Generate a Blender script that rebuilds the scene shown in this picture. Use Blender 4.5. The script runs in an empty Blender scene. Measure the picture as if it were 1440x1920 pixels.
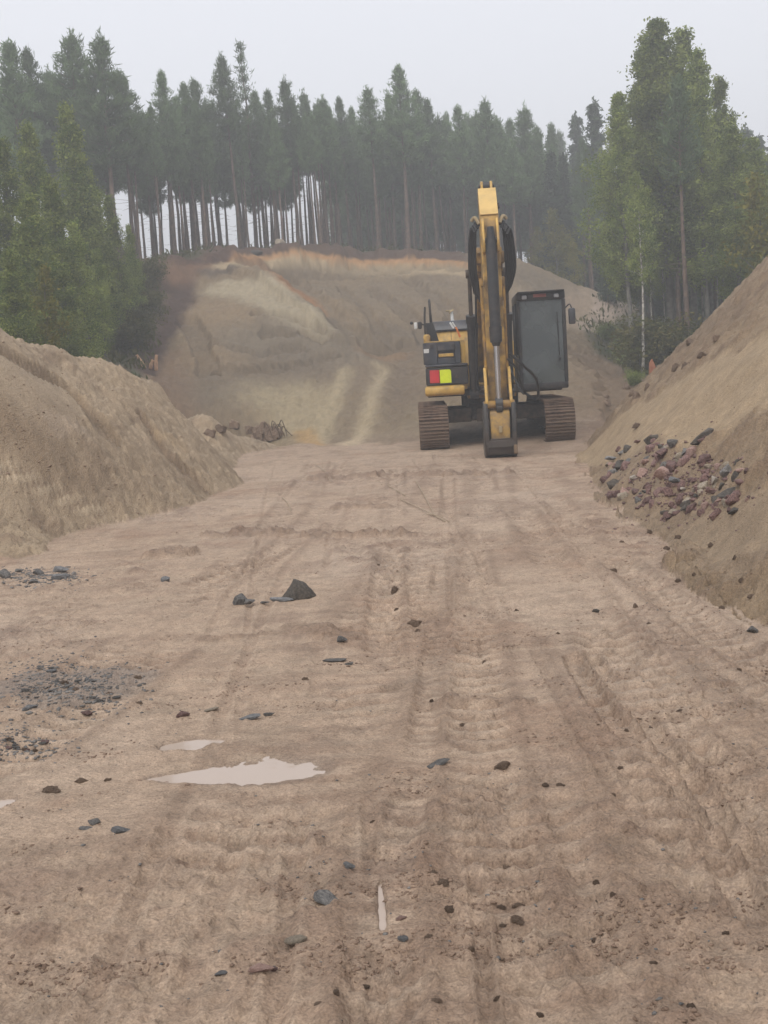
import bpy, bmesh, math, random
import numpy as np
from mathutils import Vector, Matrix, noise as mnoise

SC = bpy.context.scene
COL = SC.collection
PI = math.pi
rad = math.radians

# ------------------------------------------------------------------ camera
FPX = 2200.0                       # focal length in photograph pixels (1440 x 1920)
PITCH = math.atan(260 / FPX)
ROLL = rad(3.5)
CAM = np.array([0.0, 0.0, 1.6])
_F = np.array([0, math.cos(PITCH), -math.sin(PITCH)])
_u0 = np.array([0, math.sin(PITCH), math.cos(PITCH)])
_r0 = np.array([1.0, 0, 0])
_R = math.cos(ROLL) * _r0 - math.sin(ROLL) * _u0
_U = math.cos(ROLL) * _u0 + math.sin(ROLL) * _r0
cd = bpy.data.cameras.new('camera')
cam = bpy.data.objects.new('camera', cd); COL.objects.link(cam)
cd.sensor_fit = 'VERTICAL'; cd.sensor_height = 24.0; cd.lens = FPX / 1920 * 24
cd.clip_start = 0.1; cd.clip_end = 2000
cam.matrix_world = Matrix(((_R[0], _U[0], -_F[0], CAM[0]), (_R[1], _U[1], -_F[1], CAM[1]),
                           (_R[2], _U[2], -_F[2], CAM[2]), (0, 0, 0, 1)))
SC.camera = cam

# ------------------------------------------------------------------ sky, sun, exposure
SUN_EL, SUN_AZ = 55, 200
W = bpy.data.worlds.new('World'); SC.world = W; W.use_nodes = True
nt = W.node_tree; nt.nodes.clear()
out = nt.nodes.new('ShaderNodeOutputWorld'); bg = nt.nodes.new('ShaderNodeBackground')
sky = nt.nodes.new('ShaderNodeTexSky'); sky.sky_type = 'NISHITA'; sky.sun_disc = False
sky.sun_elevation = rad(SUN_EL); sky.sun_rotation = rad(SUN_AZ)
sky.air_density = 1.5; sky.dust_density = 4.0
ov = nt.nodes.new('ShaderNodeMix'); ov.data_type = 'RGBA'       # closed cloud cover over the clear sky
ov.inputs[0].default_value = 0.92
ov.inputs[7].default_value = (7.5, 7.62, 8.15, 1)
nt.links.new(sky.outputs[0], ov.inputs[6]); nt.links.new(ov.outputs[2], bg.inputs[0])
bg.inputs[1].default_value = 0.1
nt.links.new(bg.outputs[0], out.inputs[0])
sd = bpy.data.lights.new('sun', 'SUN'); sd.energy = 1.5; sd.angle = rad(40); sd.color = (1, .96, .9)
sun = bpy.data.objects.new('sun', sd); COL.objects.link(sun)
sun.rotation_euler = (rad(90 - SUN_EL), 0, rad(180 - SUN_AZ))
SC.view_settings.view_transform = 'Standard'; SC.view_settings.look = 'None'
SC.view_settings.exposure = 0.45; SC.view_settings.gamma = 1.0
SC.view_settings.use_curve_mapping = False
cy = SC.cycles
cy.max_bounces = 5; cy.diffuse_bounces = 3; cy.glossy_bounces = 2; cy.transmission_bounces = 3
cy.volume_bounces = 0; cy.transparent_max_bounces = 6
cy.use_denoising = True
cy.volume_step_rate = 4

def ray(px, py):
    return _F * FPX + _R * (px - 720) + _U * (960 - py)
def P(px, py, Y):
    d = ray(px, py); return CAM + d * (Y / d[1])
def G(px, py, z=0.0):
    d = ray(px, py); return CAM + d * ((z - CAM[2]) / d[2])

# ------------------------------------------------------------------ numpy noise
def _h(ix, iy, s):
    n = (ix.astype(np.int64) * 374761393 + iy.astype(np.int64) * 668265263 + s * 974634777) & 0xFFFFFFFF
    n = ((n ^ (n >> 13)) * 1274126177) & 0xFFFFFFFF
    return ((n ^ (n >> 16)) & 0xFFFFFF) / float(0xFFFFFF)
def vn(x, y, s=0):
    ix = np.floor(x); iy = np.floor(y); fx = x - ix; fy = y - iy
    fx = fx * fx * fx * (fx * (fx * 6 - 15) + 10); fy = fy * fy * fy * (fy * (fy * 6 - 15) + 10)
    a = _h(ix, iy, s); b = _h(ix + 1, iy, s); c = _h(ix, iy + 1, s); d = _h(ix + 1, iy + 1, s)
    return (a + (b - a) * fx) * (1 - fy) + (c + (d - c) * fx) * fy
def fbm(x, y, s=0, o=4, g=.5):
    t = 0; a = 1; n = 0
    for i in range(o):
        t = t + a * (vn(x, y, s + i * 17) - .5); n += a; a *= g
        x, y = (x * .8 - y * .6) * 2.03 + 5.3, (x * .6 + y * .8) * 2.03 + 1.7
    return t / n * 2
def sstep(a, b, x):
    t = np.clip((x - a) / (b - a), 0, 1); return t * t * (3 - 2 * t)
def smax(a, b, k):
    h = np.clip(.5 + .5 * (a - b) / k, 0, 1); return b + (a - b) * h + k * h * (1 - h)
def smin(a, b, k):
    return -smax(-a, -b, k)

# ------------------------------------------------------------------ terrain, large shape
class TPS:
    def __init__(s, pts, lam=0.0):
        p = np.array(pts, float); s.c = p[:, :2]; n = len(p)
        K = s.k(s.c, s.c) + lam * np.eye(n)
        Q = np.c_[np.ones(n), s.c]
        A = np.block([[K, Q], [Q.T, np.zeros((3, 3))]])
        s.w = np.linalg.solve(A, np.r_[p[:, 2], 0, 0, 0])
    def k(s, a, b):
        r2 = ((a[:, None, :] - b[None]) ** 2).sum(2); return .5 * r2 * np.log(r2 + 1e-9)
    def __call__(s, x, y):
        q = np.c_[np.ravel(x), np.ravel(y)]; r = np.empty(len(q))
        for i in range(0, len(q), 50000):
            b = q[i:i + 50000]
            r[i:i + 50000] = s.k(b, s.c) @ s.w[:-3] + np.c_[np.ones(len(b)), b] @ s.w[-3:]
        return r.reshape(np.shape(x))

base_px = [(600, 760, 33), (700, 740, 33), (760, 700, 36), (660, 650, 40), (850, 640, 42), (800, 560, 47), (660, 560, 47),
    (850, 510, 51), (700, 502, 52), (600, 502, 51), (545, 514, 49.5),
    (450, 474, 49.3), (560, 475, 51.3), (650, 475, 52.8), (760, 475, 54), (850, 474, 55), (300, 492, 45), (270, 498, 44.2),
    (440, 506, 46.5), (500, 522, 44.5), (560, 572, 41.5), (600, 602, 40), (650, 648, 38.5),
    (330, 542, 44), (420, 560, 42.5), (300, 632, 38), (400, 650, 36.5), (500, 650, 37.5), (270, 690, 35), (350, 720, 33.5),
    (450, 762, 32), (550, 722, 34.5), (400, 795, 31.2),
    (900, 476, 55), (960, 480, 54), (1030, 518, 53), (1100, 557, 52), (1150, 568, 60), (1100, 588, 50), (1070, 614, 45.5), (1000, 650, 41),
    (900, 720, 34.5), (1120, 622, 46), (1170, 662, 44), (1130, 700, 36), (1200, 740, 33), (1225, 705, 38), (1100, 762, 30), (1150, 790, 28),
    (1300, 705, 42), (1440, 668, 42), (1440, 655, 65), (1200, 610, 60), (200, 560, 45), (230, 640, 38), (150, 655, 33)]
base = [tuple(P(*p)) for p in base_px]
for p in [(450, 832), (540, 837), (640, 838), (750, 838), (900, 830)]:
    g = G(*p); base.append((g[0], g[1], 0.02))
for y in (-12, -4, 3, 8, 13, 18, 22.5):
    for x in (-9, -4.5, -1.5, 1.5, 4.5, 9): base.append((x, y, 0))
base += [(2, 27.0, .1), (4.5, 27, .25), (-9, 24, 1.2), (-10, 29, 1.9), (-6, 27, .5), (9, 24, .4), (12, 30, .9),
    (0, 62, 7.0), (-3, 56, 7.0), (-6, 53, 6.9), (-9, 50, 6.6), (-6, 57, 6.6), (-11, 55, 6.2), (5.5, 60, 6.0), (8.5, 60, 4.4), (11, 66, 4.6), (15, 75, 5.2), (-14, 46, 6.0), (-20, 40, 5),
    (-12, 74, 2.5), (-4, 76, 3.2), (-20, 70, 2.0), (3, 80, 5.5), (10, 85, 6.5), (20, 85, 6.5), (28, 60, 4.5), (24, 40, 3),
    (-30, 110, -1), (-10, 115, 0), (8, 115, 7), (30, 115, 9), (-60, 60, 2), (60, 60, 6), (-40, 15, 1.5), (40, 15, 3), (-40, -15, 0), (40, -15, 1)]
tps_base = TPS(base, 0.02)

mo = [tuple(P(*p)) for p in [(0, 616, 15.8), (90, 648, 17.0), (180, 675, 18.3), (290, 713, 20.5), (400, 783, 25), (440, 818, 27), (480, 832, 28.6),
    (50, 694, 15), (50, 664, 15.7), (50, 790, 13.9), (130, 795, 14.6), (230, 802, 15.8), (150, 735, 16.1), (120, 695, 16.5),
    (0, 870, 13.3), (-250, 530, 15), (-250, 640, 13.3)]]
for p in [(-250, 1050), (0, 1048), (90, 1036), (170, 992), (300, 966), (397, 933), (400, 890), (455, 858), (525, 839)]:
    g = G(*p); mo.append((g[0], g[1], -.02)); mo.append((g[0] + .75, g[1] - .75, -.7)) if p[0] < 350 else mo.append((g[0] + 1.0, g[1] - .3, -.7))
for p in [(0, 616, 15.8), (90, 648, 17.0), (180, 675, 18.3), (290, 713, 20.5), (400, 783, 25), (-250, 530, 15)]:
    g = P(*p); mo.append((g[0] - .4, g[1] + 1.6, g[2] - .6)); mo.append((g[0] - 1.0, g[1] + 3.4, g[2] - 1.6))
mo += [(-9, 29, -1.2), (-12, 24, -.5), (-14, 15, 2.4), (-12, 12, 0), (-3.4, 33, -1.2), (-5.5, 33, -1.4), (-8, 8.8, -.9), (0, 18, -2.4), (-13, 9.5, -.7)]
tps_mound = TPS(mo, 0.06)
_ty = np.array([-14, 0, 6.56, 7.79, 9.03, 11.2, 13.3, 15.44, 19.4, 22.4, 25, 28.0, 32])
_tx = np.array([2.6, 2.3, 2.12, 2.15, 2.18, 2.38, 2.5, 2.72, 3.3, 3.9, 4.5, 5.2, 6.5])

def far_taper(x, y, z):
    r = np.hypot(x, y - 30); t = sstep(70, 170, r)
    return z * (1 - t) + t * (2.0 + 3.0 * np.tanh(x / 60) + 2 * fbm(x / 60, y / 60, 5, 2))
def h_base(x, y):
    return far_taper(x, y, np.clip(tps_base(x, y), -1.2, 14))
def h_mound(x, y):
    r = np.hypot(x + 5, y - 17)
    return np.where(r < 16, tps_mound(x, y), -2) + 0
def h_bank(x, y):
    d = (x - np.interp(y, _ty, _tx)) * .95
    sl = .82 + .12 * sstep(10, 22, y)
    up = d * sl - .08 * np.exp(-((d - .25) / .3) ** 2)
    up = np.where(d < 0, d * .7, up)
    top = 5.0 + .25 * np.sin(y * .5) - np.clip(x - 9, 0, 20) * .12
    end = (26.6 - y) * .95 + (x - 5.0) * .72
    back = 5 - np.clip(-8 - y, 0, 30) * .6
    return smin(smin(up, top, .4), smin(end, back, .3), .35)
def H0(x, y):
    x = np.asarray(x, float); y = np.asarray(y, float)
    return np.maximum(np.maximum(h_base(x, y), h_mound(x, y)), h_bank(x, y))
_ys = np.concatenate([np.arange(1.5, 12, .02), np.arange(12, 30, .04), np.arange(30, 120, .12)])

# ------------------------------------------------------------------ terrain grid
rows = list(np.arange(-14, .6, .5)); y = .6
while y < 115:
    rows.append(y); y += .0043 * (y + 2) if y < 32 else (.0042 * y if y < 60 else .013 * y)
while y < 290:
    rows.append(y); y += 4
uu = np.concatenate([np.linspace(-2.4, -.62, 26), np.linspace(-.6, -.38, 30), np.linspace(-.375, .375, 640), np.linspace(.38, .6, 30), np.linspace(.62, 2.4, 26)])
RY = np.array(rows); GY = np.repeat(RY[:, None], len(uu), 1); GX = uu[None, :] * (np.abs(GY) + 4.0)
NR, NC = GX.shape
B = h_base(GX, GY); M = h_mound(GX, GY); K = h_bank(GX, GY)
# break the toes up a little before taking the upper surface
M = M + .035 * fbm(GX * 1.3, GY * 1.3, 31, 3); K = K + .10 * fbm(GX * 1.1, GY * .9, 41, 3)
Z = np.maximum(np.maximum(B, M), K)
def Hg(x, y):
    i = np.clip(np.searchsorted(RY, y) - 1, 0, NR - 2); ty = (y - RY[i]) / (RY[i + 1] - RY[i]); v = []
    for k in (i, i + 1):
        u = x / (np.abs(RY[k]) + 4.0); j = np.clip(np.searchsorted(uu, u) - 1, 0, NC - 2); tx = (u - uu[j]) / (uu[j + 1] - uu[j])
        v.append(Z[k, j] * (1 - tx) + Z[k, j + 1] * tx)
    return v[0] * (1 - ty) + v[1] * ty
def hit(px, py):
    d = ray(px, py); t = _ys / d[1]; X = d[0] * t; ZZ = CAM[2] + d[2] * t
    h = Hg(X, _ys); below = ZZ < h; i = int(np.argmax(below))
    if not below.any(): i = len(_ys) - 1
    return np.array([X[i], _ys[i], h[i]])
is_m = (M > B) & (M >= K); is_k = (K > B) & (K > M)
slope_b = np.hypot(*np.gradient(B)[:0:-1]) if False else 0
pit = sstep(.5, .12, B) * sstep(31, 27, GY) * (~is_m) * (~is_k) * 1.0

def stroke(pts, w, soft=.5, world=False, pw=None):
    """weight 0..1 of every terrain vertex near a polyline on the ground (metres); also signed offset and arc length"""
    q = [np.array(p[:2], float) if world else hit(*p)[:2] for p in pts]
    ws = w if isinstance(w, (list, tuple)) else [w] * len(q)
    best = np.full(GX.shape, 1e9); off = np.zeros(GX.shape); arc = np.zeros(GX.shape); L = 0
    wm = max(ws) * (1 + soft) * 1.5
    lo = np.min(q, 0) - wm; hi = np.max(q, 0) + wm
    r0, r1 = np.searchsorted(RY, [lo[1], hi[1]])
    sl = slice(r0, max(r1, r0 + 1))
    x = GX[sl]; y = GY[sl]
    for a, b, wa, wb in zip(q[:-1], q[1:], ws[:-1], ws[1:]):
        d = b - a; l = np.hypot(*d) + 1e-9; e = d / l
        t = np.clip((x - a[0]) * e[0] + (y - a[1]) * e[1], 0, l)
        ox = x - a[0] - e[0] * t; oy = y - a[1] - e[1] * t
        dist = np.hypot(ox, oy) / (wa + (wb - wa) * t / l)
        sg = np.sign(e[0] * oy - e[1] * ox)
        m = dist < best[sl]
        best[sl] = np.where(m, dist, best[sl]); off[sl] = np.where(m, sg * dist, off[sl]); arc[sl] = np.where(m, L + t, arc[sl])
        L += l
    wgt = 1 - sstep(1 - soft, 1 + soft, best)
    return wgt, off, arc
def nstroke(pts, w, soft=.5, fr=1.5, amp=.7, s=7, **k):
    """stroke with a ragged edge"""
    wgt, o, a = stroke(pts, w, soft, **k)
    n = fbm(GX * fr, GY * fr, s, 4)
    return sstep(.25, .75, wgt + n * amp * (wgt > 0) * (1 - np.abs(2 * wgt - 1)) + n * .3 * (wgt > .01)), o, a

# --- puddle basins
pud = []
W1, _, _ = stroke([(285, 1458), (380, 1452), (470, 1447), (520, 1444), (552, 1442)], [.03, .075, .115, .135, .12], .85)
W2, _, _ = stroke([(318, 1398), (360, 1393), (408, 1387)], [.05, .075, .03], .6)
W3, _, _ = stroke([(712, 1655), (716, 1700), (718, 1742)], [.005, .011, .006], .9)
W4, _, _ = stroke([(-20, 1508), (22, 1500)], [.09, .03], .6)
PUD = np.maximum(np.maximum(W1, W2), np.maximum(W3, W4))
_pz = [stroke([(285, 1458), (380, 1452), (470, 1446), (575, 1440)], .42, .6)[0], stroke([(318, 1398), (408, 1387)], .25, .6)[0], stroke([(712, 1650), (718, 1750)], .12, .6)[0], stroke([(-30, 1508), (22, 1500)], .25, .6)[0]]
puddle_zone = np.max(_pz, 0)

# --- fine relief
nz = np.zeros_like(Z)
calm = 1.0
big = fbm(GX * .35, GY * .35, 3, 3); med = fbm(GX * 1.7, GY * 1.7, 11, 4); fin = fbm(GX * 7, GY * 7, 13, 4, .6)
lum = np.clip(vn(GX * 6.3, GY * 6.3, 77) - .72, 0, 1) + np.clip(vn(GX * 13, GY * 13, 78) - .74, 0, 1) * .6
hf = fbm(GX * 26, GY * 24, 14, 3, .7); hf = hf * (1 + np.abs(hf))
churn = sstep(-.15, .5, fbm(GX * .8 + 3, GY * .55, 21, 3))
strk = fbm(GX * 2.2 + .6 * med, GY * 11, 15, 4, .6); gate = sstep(-.1, .45, fbm(GX * .7, GY * .45 + 4, 25, 3))
rip = np.sin(GY * 2 * PI / .075 + 5 * med + GX * .8) * sstep(.05, .5, fbm(GX * 1.1, GY * .8, 27, 3)) * sstep(-.6, .3, GX)
nz += pit * calm * (big * .03 + med * .012 + fin * (.006 + .013 * churn) + lum * .09 * churn + strk * (.005 + .010 * gate) + rip * .006 + hf * (.006 + .010 * churn))
mm = is_m * 1.0; kk = is_k * 1.0
lumps = np.clip(vn(GX * 4, GY * 4, 51) - .6, 0, 1) * .16 + np.clip(vn(GX * 9, GY * 9, 52) - .62, 0, 1) * .09
near = sstep(26, 10, GY)
Sm, _, _ = nstroke([(0, 735), (50, 730), (110, 735)], [.55, .5, .3], .5)        # raked smooth patch on the mound
Sb, _, _ = nstroke([(1080, 850), (1180, 800), (1300, 740), (1440, 690), (1560, 640)], [.35, .55, .75, .9, .9], .4)   # smooth sand chute
Sb2, _, _ = nstroke([(1300, 990), (1370, 985), (1440, 965), (1520, 930)], [.12, .3, .4, .4], .5)
smooth = np.clip(Sm + Sb + Sb2, 0, 1)
nz += mm * (1 - .85 * Sm) * (med * .02 + fin * .045 + hf * .03 + lumps * .55 + big * .04)
nz += kk * (1 - .88 * smooth) * (med * .08 + fin * .05 + hf * .02 + lumps * 1.2 + big * .08)
hill = (1 - pit) * (~is_m) * (~is_k) * (GY > 20)
gul = fbm(GX * .9 + GY * .15, GY * .18, 61, 4)
rill = fbm(GX * 1.1 + .25 * GY + .5 * big, GY * .22 - .1 * GX, 65, 4, .6)
nz += hill * (big * .09 + med * .04 + gul * .09 + rill * .07 + hf * .02 + np.clip(vn(GX * 2.1, GY * 2.1, 63) - .6, 0, 1) * .2 + np.clip(vn(GX * 5, GY * 5, 64) - .6, 0, 1) * .16)
# slump scarps on the mound
sc1, o1, _ = nstroke([(0, 655), (60, 690), (120, 720), (170, 770), (195, 805)], .16, .6)
nz -= mm * sc1 * .15
sc2, o2, _ = nstroke([(270, 785), (300, 830), (325, 865), (375, 905)], .12, .7)
nz -= mm * sc2 * .13
# crawler print on the mound: strip with cross bars
tp, to, ta = stroke([(0, 882), (60, 905), (120, 938), (185, 962)], .085, .3); ta = Z * 1.3
nz = nz * (1 - .6 * mm * tp) + mm * tp * (-.01 + .025 * sstep(-.2, .2, np.sin(ta * 2 * PI / .2)))
# ruts on the pit floor
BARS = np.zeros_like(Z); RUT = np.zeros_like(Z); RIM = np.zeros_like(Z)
for pts, w, dp, bar in [
    ([(1075, 1235), (1120, 1310), (1185, 1385), (1260, 1480), (1350, 1610), (1440, 1760)], .05, .022, .06),
    ([(1110, 1225), (1165, 1300), (1240, 1385), (1330, 1490), (1440, 1630)], .04, .016, .06),
    ([(960, 930), (1000, 1000), (1060, 1090), (1120, 1180), (1170, 1260), (1270, 1400), (1420, 1570)], .14, .02, .16),
    ([(840, 900), (838, 1000), (830, 1100), (815, 1250), (790, 1400), (745, 1600), (690, 1915)], .07, .014, .12),
    ([(745, 880), (735, 980), (720, 1150), (715, 1300), (712, 1450), (716, 1650), (718, 1900)], .10, .018, .14),
    ([(650, 870), (600, 960), (500, 1060), (330, 1210), (120, 1370), (-80, 1500)], .14, .016, .16),
    ([(900, 880), (905, 1010), (930, 1170), (975, 1400), (1030, 1650), (1085, 1915)], .16, .016, .17),
    ([(560, 1000), (470, 1060), (300, 1120), (60, 1190)], .1, .014, .15),
    ([(850, 870), (820, 960), (770, 1080), (690, 1230), (560, 1420), (330, 1750)], .27, .012, .19),
    ([(1000, 880), (1030, 960), (1070, 1060), (1130, 1180), (1230, 1350), (1420, 1640)], .27, .012, .19),
    ([(600, 860), (560, 930), (480, 1030), (300, 1180), (40, 1340)], .16, .014, .17),
    ([(880, 1030), (890, 1200), (905, 1400), (930, 1650), (960, 1915)], .13, .012, .15),
    ([(1180, 1100), (1290, 1200), (1440, 1320)], .13, .014, .15),
    ([(1010, 900), (1085, 990), (1200, 1090), (1400, 1230), (1560, 1330)], .12, .02, .16)]:
    wgt, o, a = stroke(pts, w, .35)
    rim = np.exp(-((np.abs(o) - 1.35) / .3) ** 2) * (wgt < .9)
    brk = 1.5 * sstep(-.35, .3, fbm(GX * .9, GY * .9, int(w * 1000), 2))
    RUT = np.maximum(RUT, wgt * np.clip(brk, 0, 1) * pit); RIM = np.maximum(RIM, rim * np.clip(brk, 0, 1) * pit)
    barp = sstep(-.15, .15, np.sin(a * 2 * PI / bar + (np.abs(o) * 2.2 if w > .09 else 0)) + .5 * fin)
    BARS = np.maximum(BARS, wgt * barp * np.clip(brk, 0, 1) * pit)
    nz += pit * calm * brk * (-dp * 1.3 * wgt + dp * .45 * rim + wgt * (.016 if w > .09 else .007) * sstep(-.15, .15, np.sin(a * 2 * PI / bar + (np.abs(o) * 2.2 if w > .09 else 0)) + .5 * fin))
lr = np.random.default_rng(11)
for q in range(16):
    xa = -2.0 + q * .29 + lr.normal(0, .1); xb = xa * .5 + lr.normal(0, .35); ph = lr.uniform(0, 6)
    pts = [(xa + (xb - xa) * t_ + .10 * math.sin(ph + 3 * t_), 22.5 - 20 * t_) for t_ in np.linspace(0, 1, 9)]
    wgt, o, a = stroke(pts, lr.uniform(.018, .04), .5, world=True)
    brk = sstep(-.2, .25, fbm(GX * .5 + q, GY * .35, 600 + q, 3)) * pit
    nz -= wgt * brk * .010; nz += np.exp(-((np.abs(o) - 1.7) / .5) ** 2) * brk * .007
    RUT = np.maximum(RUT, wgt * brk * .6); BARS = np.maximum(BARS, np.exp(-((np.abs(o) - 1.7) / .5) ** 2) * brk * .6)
# mud rolls pushed across the track
ROLLS = np.zeros_like(Z)
for pts, w, hgt in [([(395, 1002), (520, 1000), (640, 1004), (760, 1003)], .13, .05), ([(590, 897), (700, 893), (800, 893), (945, 888)], .16, .06),
                    ([(300, 1040), (330, 1038)], .2, .06), ([(380, 1203), (500, 1192), (650, 1184)], .05, .018), ([(820, 1312), (980, 1312)], .06, .02),
                    ([(560, 1180), (640, 1200)], .1, .02), ([(850, 1500), (930, 1499)], .03, .012), ([(640, 950), (720, 950)], .12, .04)]:
    wgt, o, a = nstroke(pts, w, .7, 3.0)
    nz += (1 - mm) * (1 - kk) * wgt * hgt * (.7 + 1.2 * fin); ROLLS = np.maximum(ROLLS, wgt * (1 - mm) * (1 - kk))
nz = nz * (1 - puddle_zone) + puddle_zone * (.011 * fin + .005 * med + .008 * strk + .004 * hf)
nz -= PUD * .03
SEAM = np.zeros_like(Z)
# cut face details: overhang line under the topsoil, rills and wheel marks of the ramp
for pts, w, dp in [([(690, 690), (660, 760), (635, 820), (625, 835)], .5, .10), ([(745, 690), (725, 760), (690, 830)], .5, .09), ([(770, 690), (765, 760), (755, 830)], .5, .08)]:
    wgt, o, a = stroke(pts, w, .4); nz -= wgt * dp * (~is_m)
for pts, w, dz in [([(440, 508), (500, 524), (560, 572), (600, 602), (650, 648)], .4, .25), ([(545, 522), (600, 572), (640, 608), (690, 645)], .7, -.3), ([(470, 500), (560, 508), (640, 508), (720, 504), (800, 500), (870, 496)], .5, -.2),
                   ([(480, 590), (540, 596), (600, 625)], .22, -.2), ([(505, 628), (545, 632)], .25, -.22), ([(570, 628), (600, 640)], .25, -.25), ([(390, 640), (470, 660), (560, 655)], .25, -.15), ([(350, 600), (380, 640), (390, 700)], .3, -.2), ([(420, 700), (520, 690), (620, 672)], .3, -.15), ([(630, 625), (680, 655), (760, 650)], .35, -.22),
                   ([(700, 545), (780, 610), (800, 650)], .3, -.16), ([(760, 520), (840, 580), (870, 640)], .3, -.16), ([(640, 540), (700, 600), (730, 645)], .25, -.14), ([(1085, 655), (1150, 700), (1195, 735)], .5, -.15)]:
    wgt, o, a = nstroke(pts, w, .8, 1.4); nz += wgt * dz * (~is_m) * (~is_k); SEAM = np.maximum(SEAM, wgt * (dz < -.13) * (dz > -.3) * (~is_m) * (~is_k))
edge_hump, _, _ = nstroke([(275, 500), (330, 488), (420, 478), (520, 476), (640, 476), (760, 476), (850, 478)], [.6, 1.0, 1.1, 1.0, .9, .9, .5], .5, 1.2)
nz += edge_hump * (-.04 + .5 * np.clip(vn(GX * 1.6, GY * 1.6, 91) - .35, 0, 1)) * (GY > 42)
ZF = Z + nz

def HZ(x, y):
    """height of the finished terrain mesh at x, y"""
    i = np.clip(np.searchsorted(RY, y) - 1, 0, NR - 2); ty = (y - RY[i]) / (RY[i + 1] - RY[i])
    v = []
    for k in (i, i + 1):
        u = x / (abs(RY[k]) + 4.0); j = int(np.clip(np.searchsorted(uu, u) - 1, 0, NC - 2)); tx = (u - uu[j]) / (uu[j + 1] - uu[j])
        v.append(ZF[k, j] * (1 - tx) + ZF[k, j + 1] * tx)
    return float(v[0] * (1 - ty) + v[1] * ty)

def CRN(x, y):
    return fbm(x * 1.3, y * 4.5, 501, 3) + .7 * fbm(x * 5, y * 11, 503, 3) + .12 * np.tanh(x * 2)
# --- soil colour (albedo), by kind of soil, with rut relief shading painted in
def C3(r, g, b): return np.array([r, g, b], float)
col = np.empty(GX.shape + (3,)); 
mud_a, mud_b, mud_c = C3(.40, .308, .232), C3(.315, .229, .168), C3(.455, .363, .283)
def mix(w, c):
    global col
    col = col * (1 - w[..., None]) + np.asarray(c) * w[..., None]
col[:] = mud_a
def paint(pts, w, c, k=1.0, soft=.5, fr=.9, zone=None, s=7):
    a, _, _ = stroke(pts, w, min(soft * 1.5, .95)); a = np.clip(1.15 * a * (1 + .7 * fbm(GX * 1.1, GY * .5, s, 4) * (1 - a) + .5 * fbm(GX * 4, GY * 2, s + 3, 3)) , 0, 1); mix(a * k * (1 if zone is None else zone), c)
mix(sstep(-.1, .5, fbm(GX * .9, GY * .6, 201, 4)) * .55, mud_b)
mix(sstep(.0, .5, fbm(GX * .55 + 9, GY * .4, 203, 4)) * .7, mud_c)
mix(sstep(.15, .6, fbm(GX * 3.2, GY * 2.2, 207, 4)) * .55, C3(.25, .183, .14))
mix(sstep(.30, .6, fbm(GX * 1.3, GY * 1.0, 209, 3)) * .5, C3(.29, .19, .132))
mix((.25 + .75 * gate) * sstep(.0, .45, strk) * .42, C3(.23, .163, .12)); mix(churn * np.clip(lum * 6, 0, 1) * .65, C3(.19, .128, .094))
mix(sstep(.05, .5, -strk) * .35, C3(.44, .355, .27))
mix((.3 + .7 * churn) * sstep(.1, .45, fin) * .32, C3(.19, .13, .093)); mix(sstep(.15, .5, -fin) * .3, C3(.43, .345, .262))
mix(np.clip(RUT - BARS, 0, 1) * .42, C3(.235, .168, .122)); mix(BARS * .35, C3(.45, .36, .28)); mix(RIM * .4, C3(.20, .14, .10))  # groove shade and lit bar tops put into the colour, along with damp
ROLL_ = np.clip(ROLLS, 0, 1); mix(ROLL_ * .55, C3(.20, .14, .10))
crn = CRN(GX, GY); mix(sstep(.15, .55, crn) * .22, C3(.25, .178, .13))
dirt = C3(.345, .268, .192)
mix(mm, dirt); mix(mm * sstep(-.3, .5, fbm(GX * .8, GY * .8, 221, 4)) * .7, C3(.375, .288, .202))
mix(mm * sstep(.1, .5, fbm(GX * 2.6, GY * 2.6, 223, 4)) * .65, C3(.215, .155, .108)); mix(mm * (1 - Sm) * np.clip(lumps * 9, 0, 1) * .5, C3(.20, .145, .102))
mix(mm * Sm, C3(.37, .29, .21)); mix(mm * tp * (.35 + .6 * (np.sin(ta * 2 * PI / .2) > 0)), C3(.47, .38, .28)); mix(mm * tp * .6 * (np.sin(ta * 2 * PI / .2) < -.2), C3(.22, .16, .115)); mix(mm * sc1 * .8, C3(.20, .145, .10)); mix(mm * sc2 * .6, C3(.21, .15, .105))
paint([(0, 800), (60, 830), (110, 850)], .25, C3(.21, .15, .10), .7, .7, zone=mm)
paint([(150, 830), (260, 870), (350, 920)], .5, C3(.27, .205, .145), .6, .7, zone=mm)
a_, _, _ = nstroke([(100, 798), (150, 798)], .12, .6); mix(mm * a_ * .8, C3(.37, .29, .22))
a_, _, _ = nstroke([(300, 815), (335, 835)], [.1, .16], .5); mix(mm * a_ * .9, C3(.38, .285, .19))
a_, _, _ = nstroke([(60, 625), (180, 690), (300, 745), (400, 800)], .35, .7); mix(mm * a_ * .55, C3(.36, .275, .19))
a_, _, _ = nstroke([(290, 715), (420, 800)], .3, .6); mix(mm * a_ * .5, C3(.25, .20, .16))
mix(kk, C3(.275, .203, .136)); mix(kk * sstep(-.15, .45, fbm(GX * 1.2, GY * .8, 231, 4)) * .7, C3(.205, .146, .098))
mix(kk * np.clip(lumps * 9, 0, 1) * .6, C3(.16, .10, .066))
mix(kk * sstep(.2, .6, fbm(GX * 2.6, GY * 2.2, 233, 4)) * .5, C3(.16, .105, .075))
mix(kk * smooth, C3(.36, .272, .182)); mix(kk * smooth * sstep(0, .6, fbm(GX * .6, GY * .5, 235, 3)) * .6, C3(.385, .285, .185))
a_, _, _ = nstroke([(1150, 900), (1220, 940), (1320, 980), (1420, 1040)], .35, .6); mix(kk * a_ * .6, C3(.26, .195, .14))
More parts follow.
